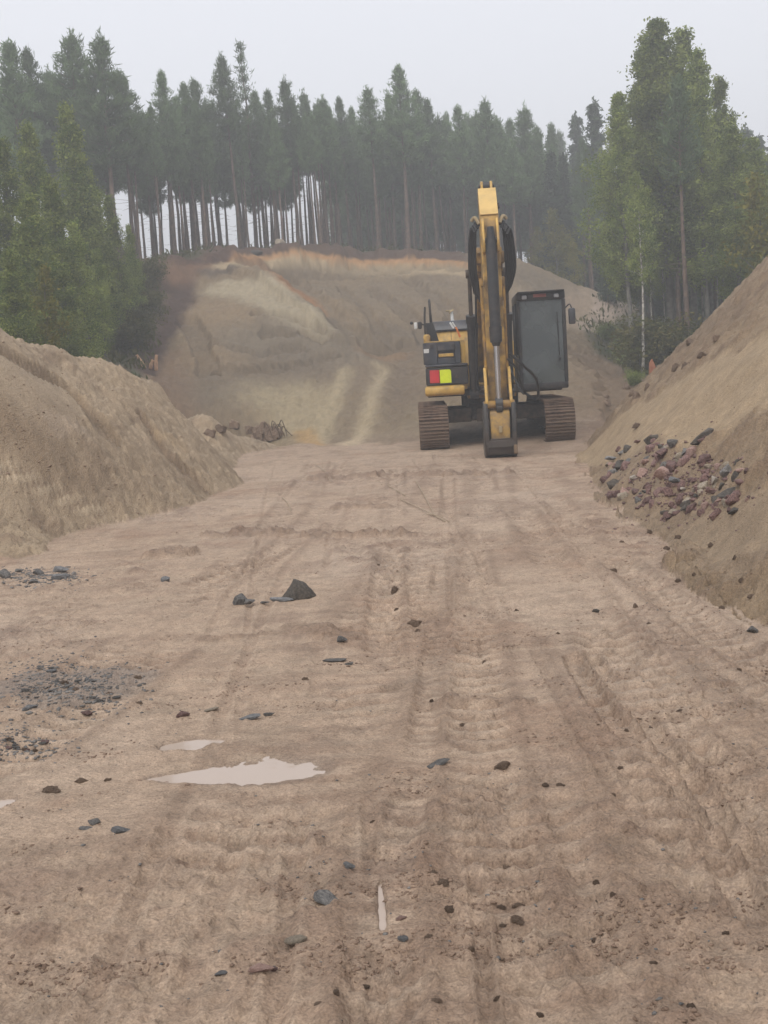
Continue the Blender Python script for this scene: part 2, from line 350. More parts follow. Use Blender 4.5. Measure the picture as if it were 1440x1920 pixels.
# hillside
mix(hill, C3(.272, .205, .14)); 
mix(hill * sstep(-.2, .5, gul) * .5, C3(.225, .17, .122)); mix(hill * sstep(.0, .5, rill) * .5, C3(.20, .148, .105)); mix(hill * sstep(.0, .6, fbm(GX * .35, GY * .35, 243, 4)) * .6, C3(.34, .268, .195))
nm = (~is_m) * (~is_k) * 1.0
paint([(420, 545), (500, 550), (560, 595), (600, 625)], [.8, 1.2, .8, .5], C3(.43, .365, .275), 1.0, .4, zone=nm)
paint([(360, 580), (420, 600), (420, 660)], 1.0, C3(.31, .225, .15), .7, zone=nm)
paint([(480, 640), (560, 660), (650, 665)], 1.2, C3(.215, .178, .142), .8, .7, zone=nm)
paint([(350, 730), (480, 735), (560, 690)], 1.3, C3(.205, .162, .125), .8, .7, zone=nm)
paint([(300, 670), (290, 720)], .7, C3(.25, .165, .115), .8, .6, zone=nm)
paint([(560, 760), (640, 790), (740, 800)], 1.5, C3(.42, .345, .24), .95, .5, 1.2, zone=nm)
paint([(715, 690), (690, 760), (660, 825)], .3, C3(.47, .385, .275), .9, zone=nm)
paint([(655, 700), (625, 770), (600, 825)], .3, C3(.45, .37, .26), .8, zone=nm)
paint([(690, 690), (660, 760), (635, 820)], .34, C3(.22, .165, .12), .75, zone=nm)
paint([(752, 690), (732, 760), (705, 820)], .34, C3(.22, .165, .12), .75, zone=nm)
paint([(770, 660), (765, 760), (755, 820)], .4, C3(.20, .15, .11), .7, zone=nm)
paint([(700, 672), (740, 668)], .5, C3(.27, .17, .10), .8, zone=nm)
paint([(570, 815), (590, 830)], .25, C3(.46, .30, .14), .8, zone=nm)
paint([(600, 545), (680, 560), (780, 545)], 2.0, C3(.24, .19, .145), .6, .7, zone=nm)
paint([(610, 590), (660, 635), (740, 630)], .8, C3(.19, .148, .11), .8, .6, zone=nm)
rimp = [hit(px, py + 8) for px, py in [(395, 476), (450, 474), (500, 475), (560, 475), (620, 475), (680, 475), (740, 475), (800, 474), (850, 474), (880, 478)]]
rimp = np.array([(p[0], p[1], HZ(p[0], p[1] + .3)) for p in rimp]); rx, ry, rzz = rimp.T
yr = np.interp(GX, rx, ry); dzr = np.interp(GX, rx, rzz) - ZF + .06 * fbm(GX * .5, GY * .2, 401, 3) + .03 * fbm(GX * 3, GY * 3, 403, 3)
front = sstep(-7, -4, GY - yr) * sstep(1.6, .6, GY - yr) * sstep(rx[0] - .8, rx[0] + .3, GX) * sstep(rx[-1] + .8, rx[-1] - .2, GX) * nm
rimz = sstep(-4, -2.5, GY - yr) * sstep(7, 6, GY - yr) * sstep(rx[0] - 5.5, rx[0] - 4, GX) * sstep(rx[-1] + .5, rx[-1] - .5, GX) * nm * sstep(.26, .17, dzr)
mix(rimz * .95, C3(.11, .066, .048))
mix(front * sstep(.24, .34, dzr) * sstep(1.15, .85, dzr), C3(.50, .395, .275)); mix(front * sstep(.16, .24, dzr) * sstep(.55, .38, dzr) * .95, C3(.50, .285, .14))
paint([(495, 512), (545, 530), (578, 565), (592, 582)], [.5, .75, .6, .3], C3(.36, .19, .095), 1.0, .3, zone=nm)
paint([(400, 490), (450, 488), (500, 500)], .3, C3(.36, .19, .09), .9, .5, zone=nm)
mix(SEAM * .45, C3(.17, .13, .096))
# forest floor: everything above or outside the dug area
xe = np.array([P(*p)[:2] for p in [(265, 700, 34), (300, 640, 37.5), (325, 560, 42), (275, 494, 44.5), (450, 464, 50.4), (560, 464, 52.4), (650, 464, 54), (760, 463, 55.2), (850, 465, 56.5), (960, 477, 57), (1030, 516, 57), (1090, 552, 58)]])
pit_poly = np.vstack([[(-5.5, 29)], xe, [P(1150, 562, 66)[:2], (13.2, 66), P(1155, 570, 60)[:2], P(1105, 592, 49.5)[:2], P(1085, 615, 46)[:2], P(1135, 655, 41)[:2], P(1190, 710, 36)[:2], (9.5, 31), (11, 25), (30, 8), (30, -14), (-30, -14), (-16, 24)]])
def poly_sd(poly, x, y):
    """signed distance, positive inside"""
    d = np.full(x.shape, 1e9); ins = np.zeros(x.shape, bool)
    for a, b in zip(poly, np.roll(poly, -1, 0)):
        e = b - a; t = np.clip(((x - a[0]) * e[0] + (y - a[1]) * e[1]) / (e @ e), 0, 1)
        d = np.minimum(d, np.hypot(x - a[0] - e[0] * t, y - a[1] - e[1] * t))
        c = ((a[1] > y) != (b[1] > y)) & (x < (b[0] - a[0]) * (y - a[1]) / (b[1] - a[1] + 1e-12) + a[0]); ins ^= c
    return np.where(ins, d, -d)
SD = poly_sd(pit_poly, GX, GY) + .35 * fbm(GX * .7, GY * .7, 301, 4)
forest = sstep(.15, -.25, SD) * nm
mix(forest, C3(.085, .075, .042)); mix(forest * sstep(0, .5, fbm(GX * .9, GY * .9, 303, 4)), C3(.07, .088, .032))
mix(forest * sstep(.1, .6, fbm(GX * 1.7, GY * 1.7, 305, 4)) * .7, C3(.13, .085, .055))
paint([(275, 495), (330, 482), (420, 474), (520, 468), (640, 467), (760, 465), (860, 467)], [.9, 1.0, .9, .7, .6, .6, .5], C3(.125, .075, .055), .95, .4, zone=nm * (1 - front * sstep(.12, .2, dzr)))
paint([(322, 515), (338, 560), (312, 610), (282, 670), (270, 700)], [.7, .6, .45, .35, .3], C3(.085, .05, .038), 1.0, .45, 1.6, zone=nm)
paint([(272, 504), (310, 498), (360, 492), (420, 486)], [.9, .9, .7, .3], C3(.10, .056, .040), 1.0, .4, 1.6, zone=nm)
paint([(290, 520), (330, 515), (380, 505)], .45, C3(.24, .135, .08), .7, .7, 2, zone=nm)
paint([(390, 515), (430, 512)], .4, C3(.10, .075, .06), .8, .5, zone=nm)
paint([(960, 505), (1040, 545), (1092, 566)], 1.3, C3(.21, .165, .122), .95, .5, zone=nm)
paint([(1065, 605), (1080, 594), (1110, 582), (1155, 566)], [1.0, 1.1, 1.1, 1.3], C3(.40, .31, .245), .95, .4, zone=nm)
paint([(1085, 660), (1140, 690), (1200, 735)], .9, C3(.22, .155, .11), .8, .6, zone=nm)
col *= 1 + ((1 - pit) * (1 - forest))[..., None] * np.array([.0, -.03, -.10]) + pit[..., None] * np.array([.03, -.025, -.075])
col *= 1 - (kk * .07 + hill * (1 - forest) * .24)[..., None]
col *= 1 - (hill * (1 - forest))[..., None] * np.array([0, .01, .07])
# tiny colour mottling everywhere
col *= (1 + .2 * fin + .16 * fbm(GX * 17, GY * 17, 311, 2))[..., None]
wet = np.clip(.25 + .5 * sstep(-.1, .5, fbm(GX * .7, GY * .5, 321, 3)) * pit + PUD * .5, 0, 1)
gp_, _, _ = nstroke([(40, 1290), (130, 1292), (215, 1270)], [.25, .35, .2], .7, 3); mix(gp_ * .6, C3(.21, .175, .15))
mix(sstep(.02, .3, PUD + .1 * fin) * .55, C3(.24, .175, .13))
mix(sstep(.45, .8, PUD) * .8, C3(.33, .26, .20))

# ------------------------------------------------------------------ materials
def mat(name):
    m = bpy.data.materials.new(name); m.use_nodes = True
    return m, m.node_tree, m.node_tree.nodes['Principled BSDF']
def nd(t, typ, **k):
    n = t.nodes.new(typ)
    for a, b in k.items(): setattr(n, a, b)
    return n
def noise_col(name, c1, c2, scale, rough=.8, spec=.3, bump=0., bscale=None, detail=6, rnd=0., coords='Object', lo=.35, hi=.65, metal=0.):
    m, t, b = mat(name)
    tc = nd(t, 'ShaderNodeTexCoord'); n = nd(t, 'ShaderNodeTexNoise'); n.inputs['Scale'].default_value = scale; n.inputs['Detail'].default_value = detail
    t.links.new(tc.outputs[coords], n.inputs['Vector'])
    r = nd(t, 'ShaderNodeValToRGB'); r.color_ramp.elements[0].position = lo; r.color_ramp.elements[1].position = hi
    r.color_ramp.elements[0].color = (*c1, 1); r.color_ramp.elements[1].color = (*c2, 1)
    t.links.new(n.outputs[0], r.inputs[0]); last = r.outputs[0]
    if rnd:
        oi = nd(t, 'ShaderNodeObjectInfo'); hs = nd(t, 'ShaderNodeHueSaturation'); mr = nd(t, 'ShaderNodeMapRange')
        mr.inputs[3].default_value = 1 - rnd; mr.inputs[4].default_value = 1 + rnd
        t.links.new(oi.outputs['Random'], mr.inputs[0]); t.links.new(mr.outputs[0], hs.inputs['Value']); t.links.new(last, hs.inputs['Color']); last = hs.outputs[0]
    t.links.new(last, b.inputs['Base Color']); b.inputs['Roughness'].default_value = rough
    b.inputs['Specular IOR Level'].default_value = spec; b.inputs['Metallic'].default_value = metal
    if bump:
        n2 = nd(t, 'ShaderNodeTexNoise'); n2.inputs['Scale'].default_value = bscale or scale * 4; n2.inputs['Detail'].default_value = 5
        t.links.new(tc.outputs[coords], n2.inputs['Vector'])
        bp = nd(t, 'ShaderNodeBump'); bp.inputs['Strength'].default_value = 1; bp.inputs['Distance'].default_value = bump
        t.links.new(n2.outputs[0], bp.inputs['Height']); t.links.new(bp.outputs[0], b.inputs['Normal'])
    return m
def make_soil():
    m, t, b = mat('soil')
    at = nd(t, 'ShaderNodeAttribute', attribute_name='soil'); geo = nd(t, 'ShaderNodeNewGeometry')
    n1 = nd(t, 'ShaderNodeTexNoise'); n1.inputs['Scale'].default_value = 38; n1.inputs['Detail'].default_value = 7; n1.inputs['Roughness'].default_value = .65
    n2 = nd(t, 'ShaderNodeTexVoronoi'); n2.inputs['Scale'].default_value = 55
    for n in (n1, n2): t.links.new(geo.outputs['Position'], n.inputs['Vector'])
    mr = nd(t, 'ShaderNodeMapRange'); mr.inputs[1].default_value = .3; mr.inputs[2].default_value = .7; mr.inputs[3].default_value = .80; mr.inputs[4].default_value = 1.17
    t.links.new(n1.outputs[0], mr.inputs[0])
    mx = nd(t, 'ShaderNodeVectorMath', operation='SCALE'); t.links.new(at.outputs['Color'], mx.inputs[0]); t.links.new(mr.outputs[0], mx.inputs['Scale'])
    n4 = nd(t, 'ShaderNodeTexNoise'); n4.inputs['Scale'].default_value = 130; n4.inputs['Detail'].default_value = 4; t.links.new(geo.outputs['Position'], n4.inputs['Vector'])
    m4 = nd(t, 'ShaderNodeMapRange'); m4.inputs[1].default_value = .32; m4.inputs[2].default_value = .68; m4.inputs[3].default_value = .78; m4.inputs[4].default_value = 1.2; t.links.new(n4.outputs[0], m4.inputs[0])
    n5 = nd(t, 'ShaderNodeTexVoronoi'); n5.inputs['Scale'].default_value = 48; n5.inputs['Randomness'].default_value = 1; t.links.new(geo.outputs['Position'], n5.inputs['Vector'])
    m5 = nd(t, 'ShaderNodeMapRange'); m5.inputs[1].default_value = .10; m5.inputs[2].default_value = .24; m5.inputs[3].default_value = .62; m5.inputs[4].default_value = 1.0; t.links.new(n5.outputs['Distance'], m5.inputs[0])
    sp_ = nd(t, 'ShaderNodeSeparateColor'); t.links.new(n5.outputs['Color'], sp_.inputs[0])
    gt = nd(t, 'ShaderNodeMath', operation='GREATER_THAN'); gt.inputs[1].default_value = .72; t.links.new(sp_.outputs[0], gt.inputs[0])
    mm5 = nd(t, 'ShaderNodeMix'); mm5.inputs[2].default_value = 1.0; t.links.new(gt.outputs[0], mm5.inputs[0]); t.links.new(m5.outputs[0], mm5.inputs[3])
    m6 = nd(t, 'ShaderNodeMath', operation='MULTIPLY'); t.links.new(m4.outputs[0], m6.inputs[0]); t.links.new(mm5.outputs[0], m6.inputs[1])
    mx2 = nd(t, 'ShaderNodeVectorMath', operation='SCALE'); t.links.new(mx.outputs[0], mx2.inputs[0]); t.links.new(m6.outputs[0], mx2.inputs['Scale'])
    t.links.new(mx2.outputs[0], b.inputs['Base Color'])
    ad = nd(t, 'ShaderNodeMath', operation='MULTIPLY_ADD'); ad.inputs[1].default_value = .5
    t.links.new(n2.outputs[0], ad.inputs[0]); t.links.new(n1.outputs[0], ad.inputs[2])
    n3 = nd(t, 'ShaderNodeTexNoise'); n3.inputs['Scale'].default_value = 15; n3.inputs['Detail'].default_value = 8; n3.inputs['Roughness'].default_value = .68; t.links.new(geo.outputs['Position'], n3.inputs['Vector'])
    b0 = nd(t, 'ShaderNodeBump'); b0.inputs['Strength'].default_value = .8; b0.inputs['Distance'].default_value = .028; t.links.new(n3.outputs[0], b0.inputs['Height'])
    bp = nd(t, 'ShaderNodeBump'); bp.inputs['Strength'].default_value = .9; bp.inputs['Distance'].default_value = .015
    t.links.new(b0.outputs[0], bp.inputs['Normal'])
    t.links.new(ad.outputs[0], bp.inputs['Height']); t.links.new(bp.outputs[0], b.inputs['Normal'])
    rr = nd(t, 'ShaderNodeMapRange'); rr.inputs[3].default_value = .85; rr.inputs[4].default_value = .5
    wa = nd(t, 'ShaderNodeAttribute', attribute_name='wet'); t.links.new(wa.outputs['Fac'], rr.inputs[0]); t.links.new(rr.outputs[0], b.inputs['Roughness'])
    b.inputs['Specular IOR Level'].default_value = .3
    return m
M_SOIL = make_soil()
def leaf_mat(name, c1, c2, rnd=.25):
    m, t, b = mat(name); t.nodes.remove(b); o = t.nodes['Material Output']
    at = nd(t, 'ShaderNodeAttribute', attribute_name='tint'); mx = nd(t, 'ShaderNodeMix', data_type='RGBA')
    mx.inputs[6].default_value = (*c1, 1); mx.inputs[7].default_value = (*c2, 1); t.links.new(at.outputs['Fac'], mx.inputs[0])
    oi = nd(t, 'ShaderNodeObjectInfo'); hs = nd(t, 'ShaderNodeHueSaturation'); mr = nd(t, 'ShaderNodeMapRange')
    mr.inputs[3].default_value = 1 - rnd; mr.inputs[4].default_value = 1 + rnd
    t.links.new(oi.outputs['Random'], mr.inputs[0]); t.links.new(mr.outputs[0], hs.inputs['Value']); t.links.new(mx.outputs[2], hs.inputs['Color'])
    df = nd(t, 'ShaderNodeBsdfDiffuse'); tr = nd(t, 'ShaderNodeBsdfTranslucent'); ms = nd(t, 'ShaderNodeMixShader'); ms.inputs[0].default_value = .3
    t.links.new(hs.outputs[0], df.inputs[0]); t.links.new(hs.outputs[0], tr.inputs[0])
    t.links.new(df.outputs[0], ms.inputs[1]); t.links.new(tr.outputs[0], ms.inputs[2]); t.links.new(ms.outputs[0], o.inputs[0])
    return m
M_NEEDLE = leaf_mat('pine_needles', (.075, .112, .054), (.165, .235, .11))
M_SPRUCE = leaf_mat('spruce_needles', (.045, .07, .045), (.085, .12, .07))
M_LEAF = leaf_mat('birch_leaves', (.11, .16, .04), (.30, .34, .09))
M_LEAFY = leaf_mat('turning_leaves', (.16, .175, .035), (.28, .24, .04))
M_BUSH = leaf_mat('undergrowth_leaves', (.07, .08, .028), (.14, .125, .045))
M_GRASS = leaf_mat('grass_blades', (.07, .10, .03), (.14, .15, .05))
M_BARK = noise_col('pine_bark', (.085, .066, .056), (.19, .125, .092), 6, .9, .2, .01, 20, rnd=.25)
M_BIRCH = noise_col('birch_bark', (.16, .14, .12), (.48, .45, .40), 5, .8, .2, rnd=.2, lo=.4, hi=.55)
M_GREYB = noise_col('grey_bark', (.09, .085, .075), (.20, .185, .16), 7, .9, .2, rnd=.25)
M_YEL = noise_col('machine_yellow', (.36, .215, .05), (.60, .37, .085), 2.5, .5, .4, .002, 30, lo=.3, hi=.55)
M_YELD = noise_col('muddy_yellow', (.14, .085, .035), (.42, .235, .045), 5, .65, .3, .004, 25, lo=.35, hi=.6)
M_STICK = noise_col('worn_arm_yellow', (.13, .08, .03), (.52, .31, .07), 3.6, .55, .35, .003, 25, lo=.40, hi=.62)
M_YELSKY = noise_col('skylit_arm_yellow', (.56, .37, .12), (.66, .45, .16), 3, .5, .4)  # arm yellow lightened, sky brightness painted into the colour
M_BLK = noise_col('black_paint', (.012, .013, .015), (.030, .030, .032), 4, .45, .4)
M_DARK = noise_col('grimy_dark_steel', (.016, .015, .014), (.075, .058, .045), 5, .75, .3, .004, 20)
M_NAVY = noise_col('dark_blue_grey_panel', (.018, .021, .028), (.040, .045, .058), 3, .4, .5)
M_MUDT = noise_col('muddy_track_steel', (.08, .052, .038), (.20, .132, .096), 9, .9, .15, .012, 28, rnd=.15)
M_RUB = noise_col('hose_rubber', (.010, .010, .011), (.022, .021, .021), 8, .55, .4)
M_CHR = noise_col('chrome_rod', (.50, .50, .52), (.62, .62, .64), 3, .22, .5, metal=.9)
M_WHT = noise_col('white_paint', (.55, .55, .54), (.72, .72, .70), 5, .5, .4)
M_RED = noise_col('red_reflector', (.50, .018, .022), (.60, .025, .03), 6, .35, .5)
M_LIME = noise_col('lime_reflector', (.62, .75, .0), (.72, .84, .01), 6, .4, .5)
M_ORG = noise_col('orange_tag', (.60, .16, .03), (.70, .22, .05), 6, .5, .4)
M_EMB = noise_col('faded_red_plate', (.24, .06, .05), (.32, .10, .08), 6, .5, .4)
M_LAMP = noise_col('lamp_lens', (.24, .24, .25), (.40, .40, .42), 6, .2, .5)
M_TAN = noise_col('tan_cap', (.30, .23, .13), (.38, .30, .18), 6, .6, .3)
M_SEAT = noise_col('seat_cloth', (.02, .02, .022), (.05, .05, .055), 10, .9, .2)
def grime(m, amt=.5, zlow=1.0):
    t = m.node_tree; b = t.nodes['Principled BSDF']; src = b.inputs['Base Color'].links[0].from_socket
    geo = nd(t, 'ShaderNodeNewGeometry'); n = nd(t, 'ShaderNodeTexNoise'); n.inputs['Scale'].default_value = 5.5; n.inputs['Detail'].default_value = 9; n.inputs['Roughness'].default_value = .7
    t.links.new(geo.outputs['Position'], n.inputs['Vector']); sx_ = nd(t, 'ShaderNodeSeparateXYZ'); t.links.new(geo.outputs['Position'], sx_.inputs[0])
    lw = nd(t, 'ShaderNodeMapRange'); lw.inputs[1].default_value = zlow; lw.inputs[2].default_value = .1; lw.inputs[3].default_value = 0; lw.inputs[4].default_value = .22; t.links.new(sx_.outputs[2], lw.inputs[0])
    ad = nd(t, 'ShaderNodeMath', operation='ADD'); t.links.new(n.outputs[0], ad.inputs[0]); t.links.new(lw.outputs[0], ad.inputs[1])
    mr = nd(t, 'ShaderNodeMapRange'); mr.inputs[1].default_value = .46; mr.inputs[2].default_value = .70; mr.inputs[3].default_value = 0; mr.inputs[4].default_value = amt; t.links.new(ad.outputs[0], mr.inputs[0])
    mx = nd(t, 'ShaderNodeMix', data_type='RGBA'); mx.inputs[7].default_value = (.19, .135, .095, 1); t.links.new(mr.outputs[0], mx.inputs[0]); t.links.new(src, mx.inputs[6]); t.links.new(mx.outputs[2], b.inputs['Base Color'])
for m_, a_ in ((M_YEL, .8), (M_YELD, .8), (M_STICK, .7), (M_BLK, .25), (M_NAVY, .4), (M_DARK, .7), (M_MUDT, .8), (M_RED, .15), (M_LIME, .12), (M_YELSKY, .3)): grime(m_, a_)
def make_glass():
    m, t, b = mat('tinted_glass'); tc = nd(t, 'ShaderNodeTexCoord'); n = nd(t, 'ShaderNodeTexNoise'); n.inputs['Scale'].default_value = 2.2
    t.links.new(tc.outputs['Object'], n.inputs['Vector']); r = nd(t, 'ShaderNodeValToRGB')
    r.color_ramp.elements[0].color = (.080, .094, .095, 1); r.color_ramp.elements[1].color = (.12, .136, .136, 1); r.color_ramp.elements[0].position = .3; r.color_ramp.elements[1].position = .7
    t.links.new(n.outputs[0], r.inputs[0]); t.links.new(r.outputs[0], b.inputs['Base Color'])
    b.inputs['Roughness'].default_value = .06; b.inputs['Alpha'].default_value = .78; b.inputs['Specular IOR Level'].default_value = .5
    return m
M_GLASS = make_glass()
def make_water():
    m, t, b = mat('muddy_water'); b.inputs['Base Color'].default_value = (.42, .335, .275, 1); b.inputs['Roughness'].default_value = .05; b.inputs['IOR'].default_value = 1.33
    geo = nd(t, 'ShaderNodeNewGeometry'); n = nd(t, 'ShaderNodeTexNoise'); n.inputs['Scale'].default_value = 9
    t.links.new(geo.outputs['Position'], n.inputs['Vector']); bp = nd(t, 'ShaderNodeBump'); bp.inputs['Distance'].default_value = .002; bp.inputs['Strength'].default_value = .3
    t.links.new(n.outputs[0], bp.inputs['Height']); t.links.new(bp.outputs[0], b.inputs['Normal'])
    return m
M_WATER = make_water()
M_CRUMB = noise_col('dark_mud_crumbs', (.14, .093, .066), (.28, .198, .145), 3, .9, .15, .01, 60, lo=.3, hi=.7)
ST = dict(grey=noise_col('grey_stone', (.10, .096, .092), (.22, .205, .19), 7, .75, .3, .02, 14, rnd=.25),
          dark=noise_col('dark_wet_stone', (.050, .043, .036), (.105, .088, .07), 7, .6, .35, .015, 14, rnd=.15),
          red=noise_col('reddish_stone', (.135, .08, .072), (.26, .16, .14), 7, .75, .3, .02, 14, rnd=.3),
          pink=noise_col('pink_stone', (.32, .20, .165), (.46, .31, .26), 7, .75, .3, .02, 14, rnd=.2),
          pale=noise_col('pale_stone', (.36, .31, .26), (.54, .48, .41), 7, .75, .3, .02, 14, rnd=.15),
          beige=noise_col('beige_stone', (.26, .21, .16), (.38, .32, .24), 7, .75, .3, .02, 14, rnd=.2),
          blue=noise_col('blue_grey_stone', (.14, .14, .145), (.26, .255, .25), 7, .7, .3, .02, 14, rnd=.2),
          clod=noise_col('brown_mud', (.19, .13, .092), (.31, .225, .163), 16, .9, .15, .03, 30, rnd=.25))

# ------------------------------------------------------------------ object helpers
def tag(o, label=None, cat=None, group=None, kind=None):
    if label: o['label'] = label
    if cat: o['category'] = cat
    if group: o['group'] = group
    if kind: o['kind'] = kind
    return o
def link(name, me, m=None, parent=None, loc=None, rot=None):
    o = bpy.data.objects.new(name, me); COL.objects.link(o)
    if m is not None and me is not None and not me.materials: me.materials.append(m)
    if parent is not None: o.parent = parent
    if loc is not None: o.location = loc
    if rot is not None: o.rotation_euler = rot
    return o
def empty(name, loc, label, cat, group=None):
    o = bpy.data.objects.new(name, None); COL.objects.link(o); o.location = loc; o.empty_display_size = .3
    return tag(o, label, cat, group)
def np_mesh(name, v, f, smooth=False, attrs=None):
    """v (n,3); f (m,k) all faces with k corners"""
    me = bpy.data.meshes.new(name); f = np.asarray(f, np.int32); k = f.shape[1]
    me.vertices.add(len(v)); me.vertices.foreach_set('co', np.asarray(v, np.float32).ravel())
    me.loops.add(f.size); me.loops.foreach_set('vertex_index', f.ravel())
    me.polygons.add(len(f)); me.polygons.foreach_set('loop_start', np.arange(0, f.size, k, dtype=np.int32))
    if smooth: me.polygons.foreach_set('use_smooth', np.ones(len(f), bool))
    for n, (typ, arr) in (attrs or {}).items():
        a = me.attributes.new(n, typ, 'POINT')
        a.data.foreach_set('color' if 'COLOR' in typ else 'value', np.asarray(arr, np.float32).ravel())
    me.update(calc_edges=True); me.validate()
    return me

# ------------------------------------------------------------------ build the terrain pieces
V = np.stack([GX, GY, ZF], -1)
du = np.zeros_like(V); dv = np.zeros_like(V)
du[:, 1:-1] = V[:, 2:] - V[:, :-2]; du[:, 0] = V[:, 1] - V[:, 0]; du[:, -1] = V[:, -1] - V[:, -2]
dv[1:-1] = V[2:] - V[:-2]; dv[0] = V[1] - V[0]; dv[-1] = V[-1] - V[-2]
NRM = np.cross(du, dv); NRM /= np.linalg.norm(NRM, axis=2, keepdims=True)
idx = np.arange(NR * NC).reshape(NR, NC)
Q = np.stack([idx[:-1, :-1], idx[:-1, 1:], idx[1:, 1:], idx[1:, :-1]], -1).reshape(-1, 4)
road_w, _, _ = stroke([(1080, 592), (1110, 580), (1150, 566)], [1.1, 1.1, 1.2], .3)
reg = np.zeros(GX.shape, int)                       # 0 pit floor
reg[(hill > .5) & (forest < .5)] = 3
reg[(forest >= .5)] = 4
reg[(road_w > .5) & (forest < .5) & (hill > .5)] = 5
reg[is_m] = 1; reg[is_k] = 2
freg = reg[:-1, :-1].ravel()
for r, nm_, in enumerate(['ground', 'sand_mound', 'sand_bank', 'hillside', 'forest_floor', 'dirt_road']):
    fq = Q[freg == r]
    if not len(fq): continue
    used = np.unique(fq); rm = np.full(NR * NC, -1); rm[used] = np.arange(len(used))
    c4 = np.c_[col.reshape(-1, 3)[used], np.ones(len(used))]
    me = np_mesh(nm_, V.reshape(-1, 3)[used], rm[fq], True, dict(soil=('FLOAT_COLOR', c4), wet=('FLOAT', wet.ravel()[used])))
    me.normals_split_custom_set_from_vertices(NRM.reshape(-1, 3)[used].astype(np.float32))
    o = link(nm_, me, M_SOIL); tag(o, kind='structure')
    tag(o, ['muddy trampled floor of the sand pit', 'slumped mound of gravelly sand at the left edge', 'steep bank of loose brown sand at the right edge',
            'cut sand slope with orange band below the forest edge', 'mossy forest floor around the pit', 'dirt road climbing into the forest behind the cab'][r])
for nme, pts, w, up in [('puddle', [(262, 1460), (380, 1453), (470, 1447), (540, 1442), (640, 1438)], [.09, .17, .24, .28, .28], .021),
                    ('puddle', [(300, 1399), (360, 1393), (425, 1386)], [.11, .13, .10], .024),
                    ('puddle', [(710, 1640), (716, 1700), (718, 1755)], [.03, .04, .03], .024),
                    ('puddle', [(-60, 1512), (28, 1500)], [.14, .09], .022)]:
    q = [hit(*p)[:2] for p in pts]; L_, R_ = [], []
    for i, p in enumerate(q):
        d = q[min(i + 1, len(q) - 1)] - q[max(i - 1, 0)]; d /= np.hypot(*d); n = np.array([-d[1], d[0]])
        L_.append(p + n * w[i]); R_.append(p - n * w[i])
    ring = L_ + R_[::-1]
    zc = -.013 + float(np.mean([Hg(np.array([p[0]]), np.array([p[1]]))[0] for p in q]))
    me = bpy.data.meshes.new(nme); me.from_pydata([(p[0], p[1], zc) for p in ring], [], [list(range(len(ring)))])
    o = link(nme, me, M_WATER); tag(o, kind='structure')

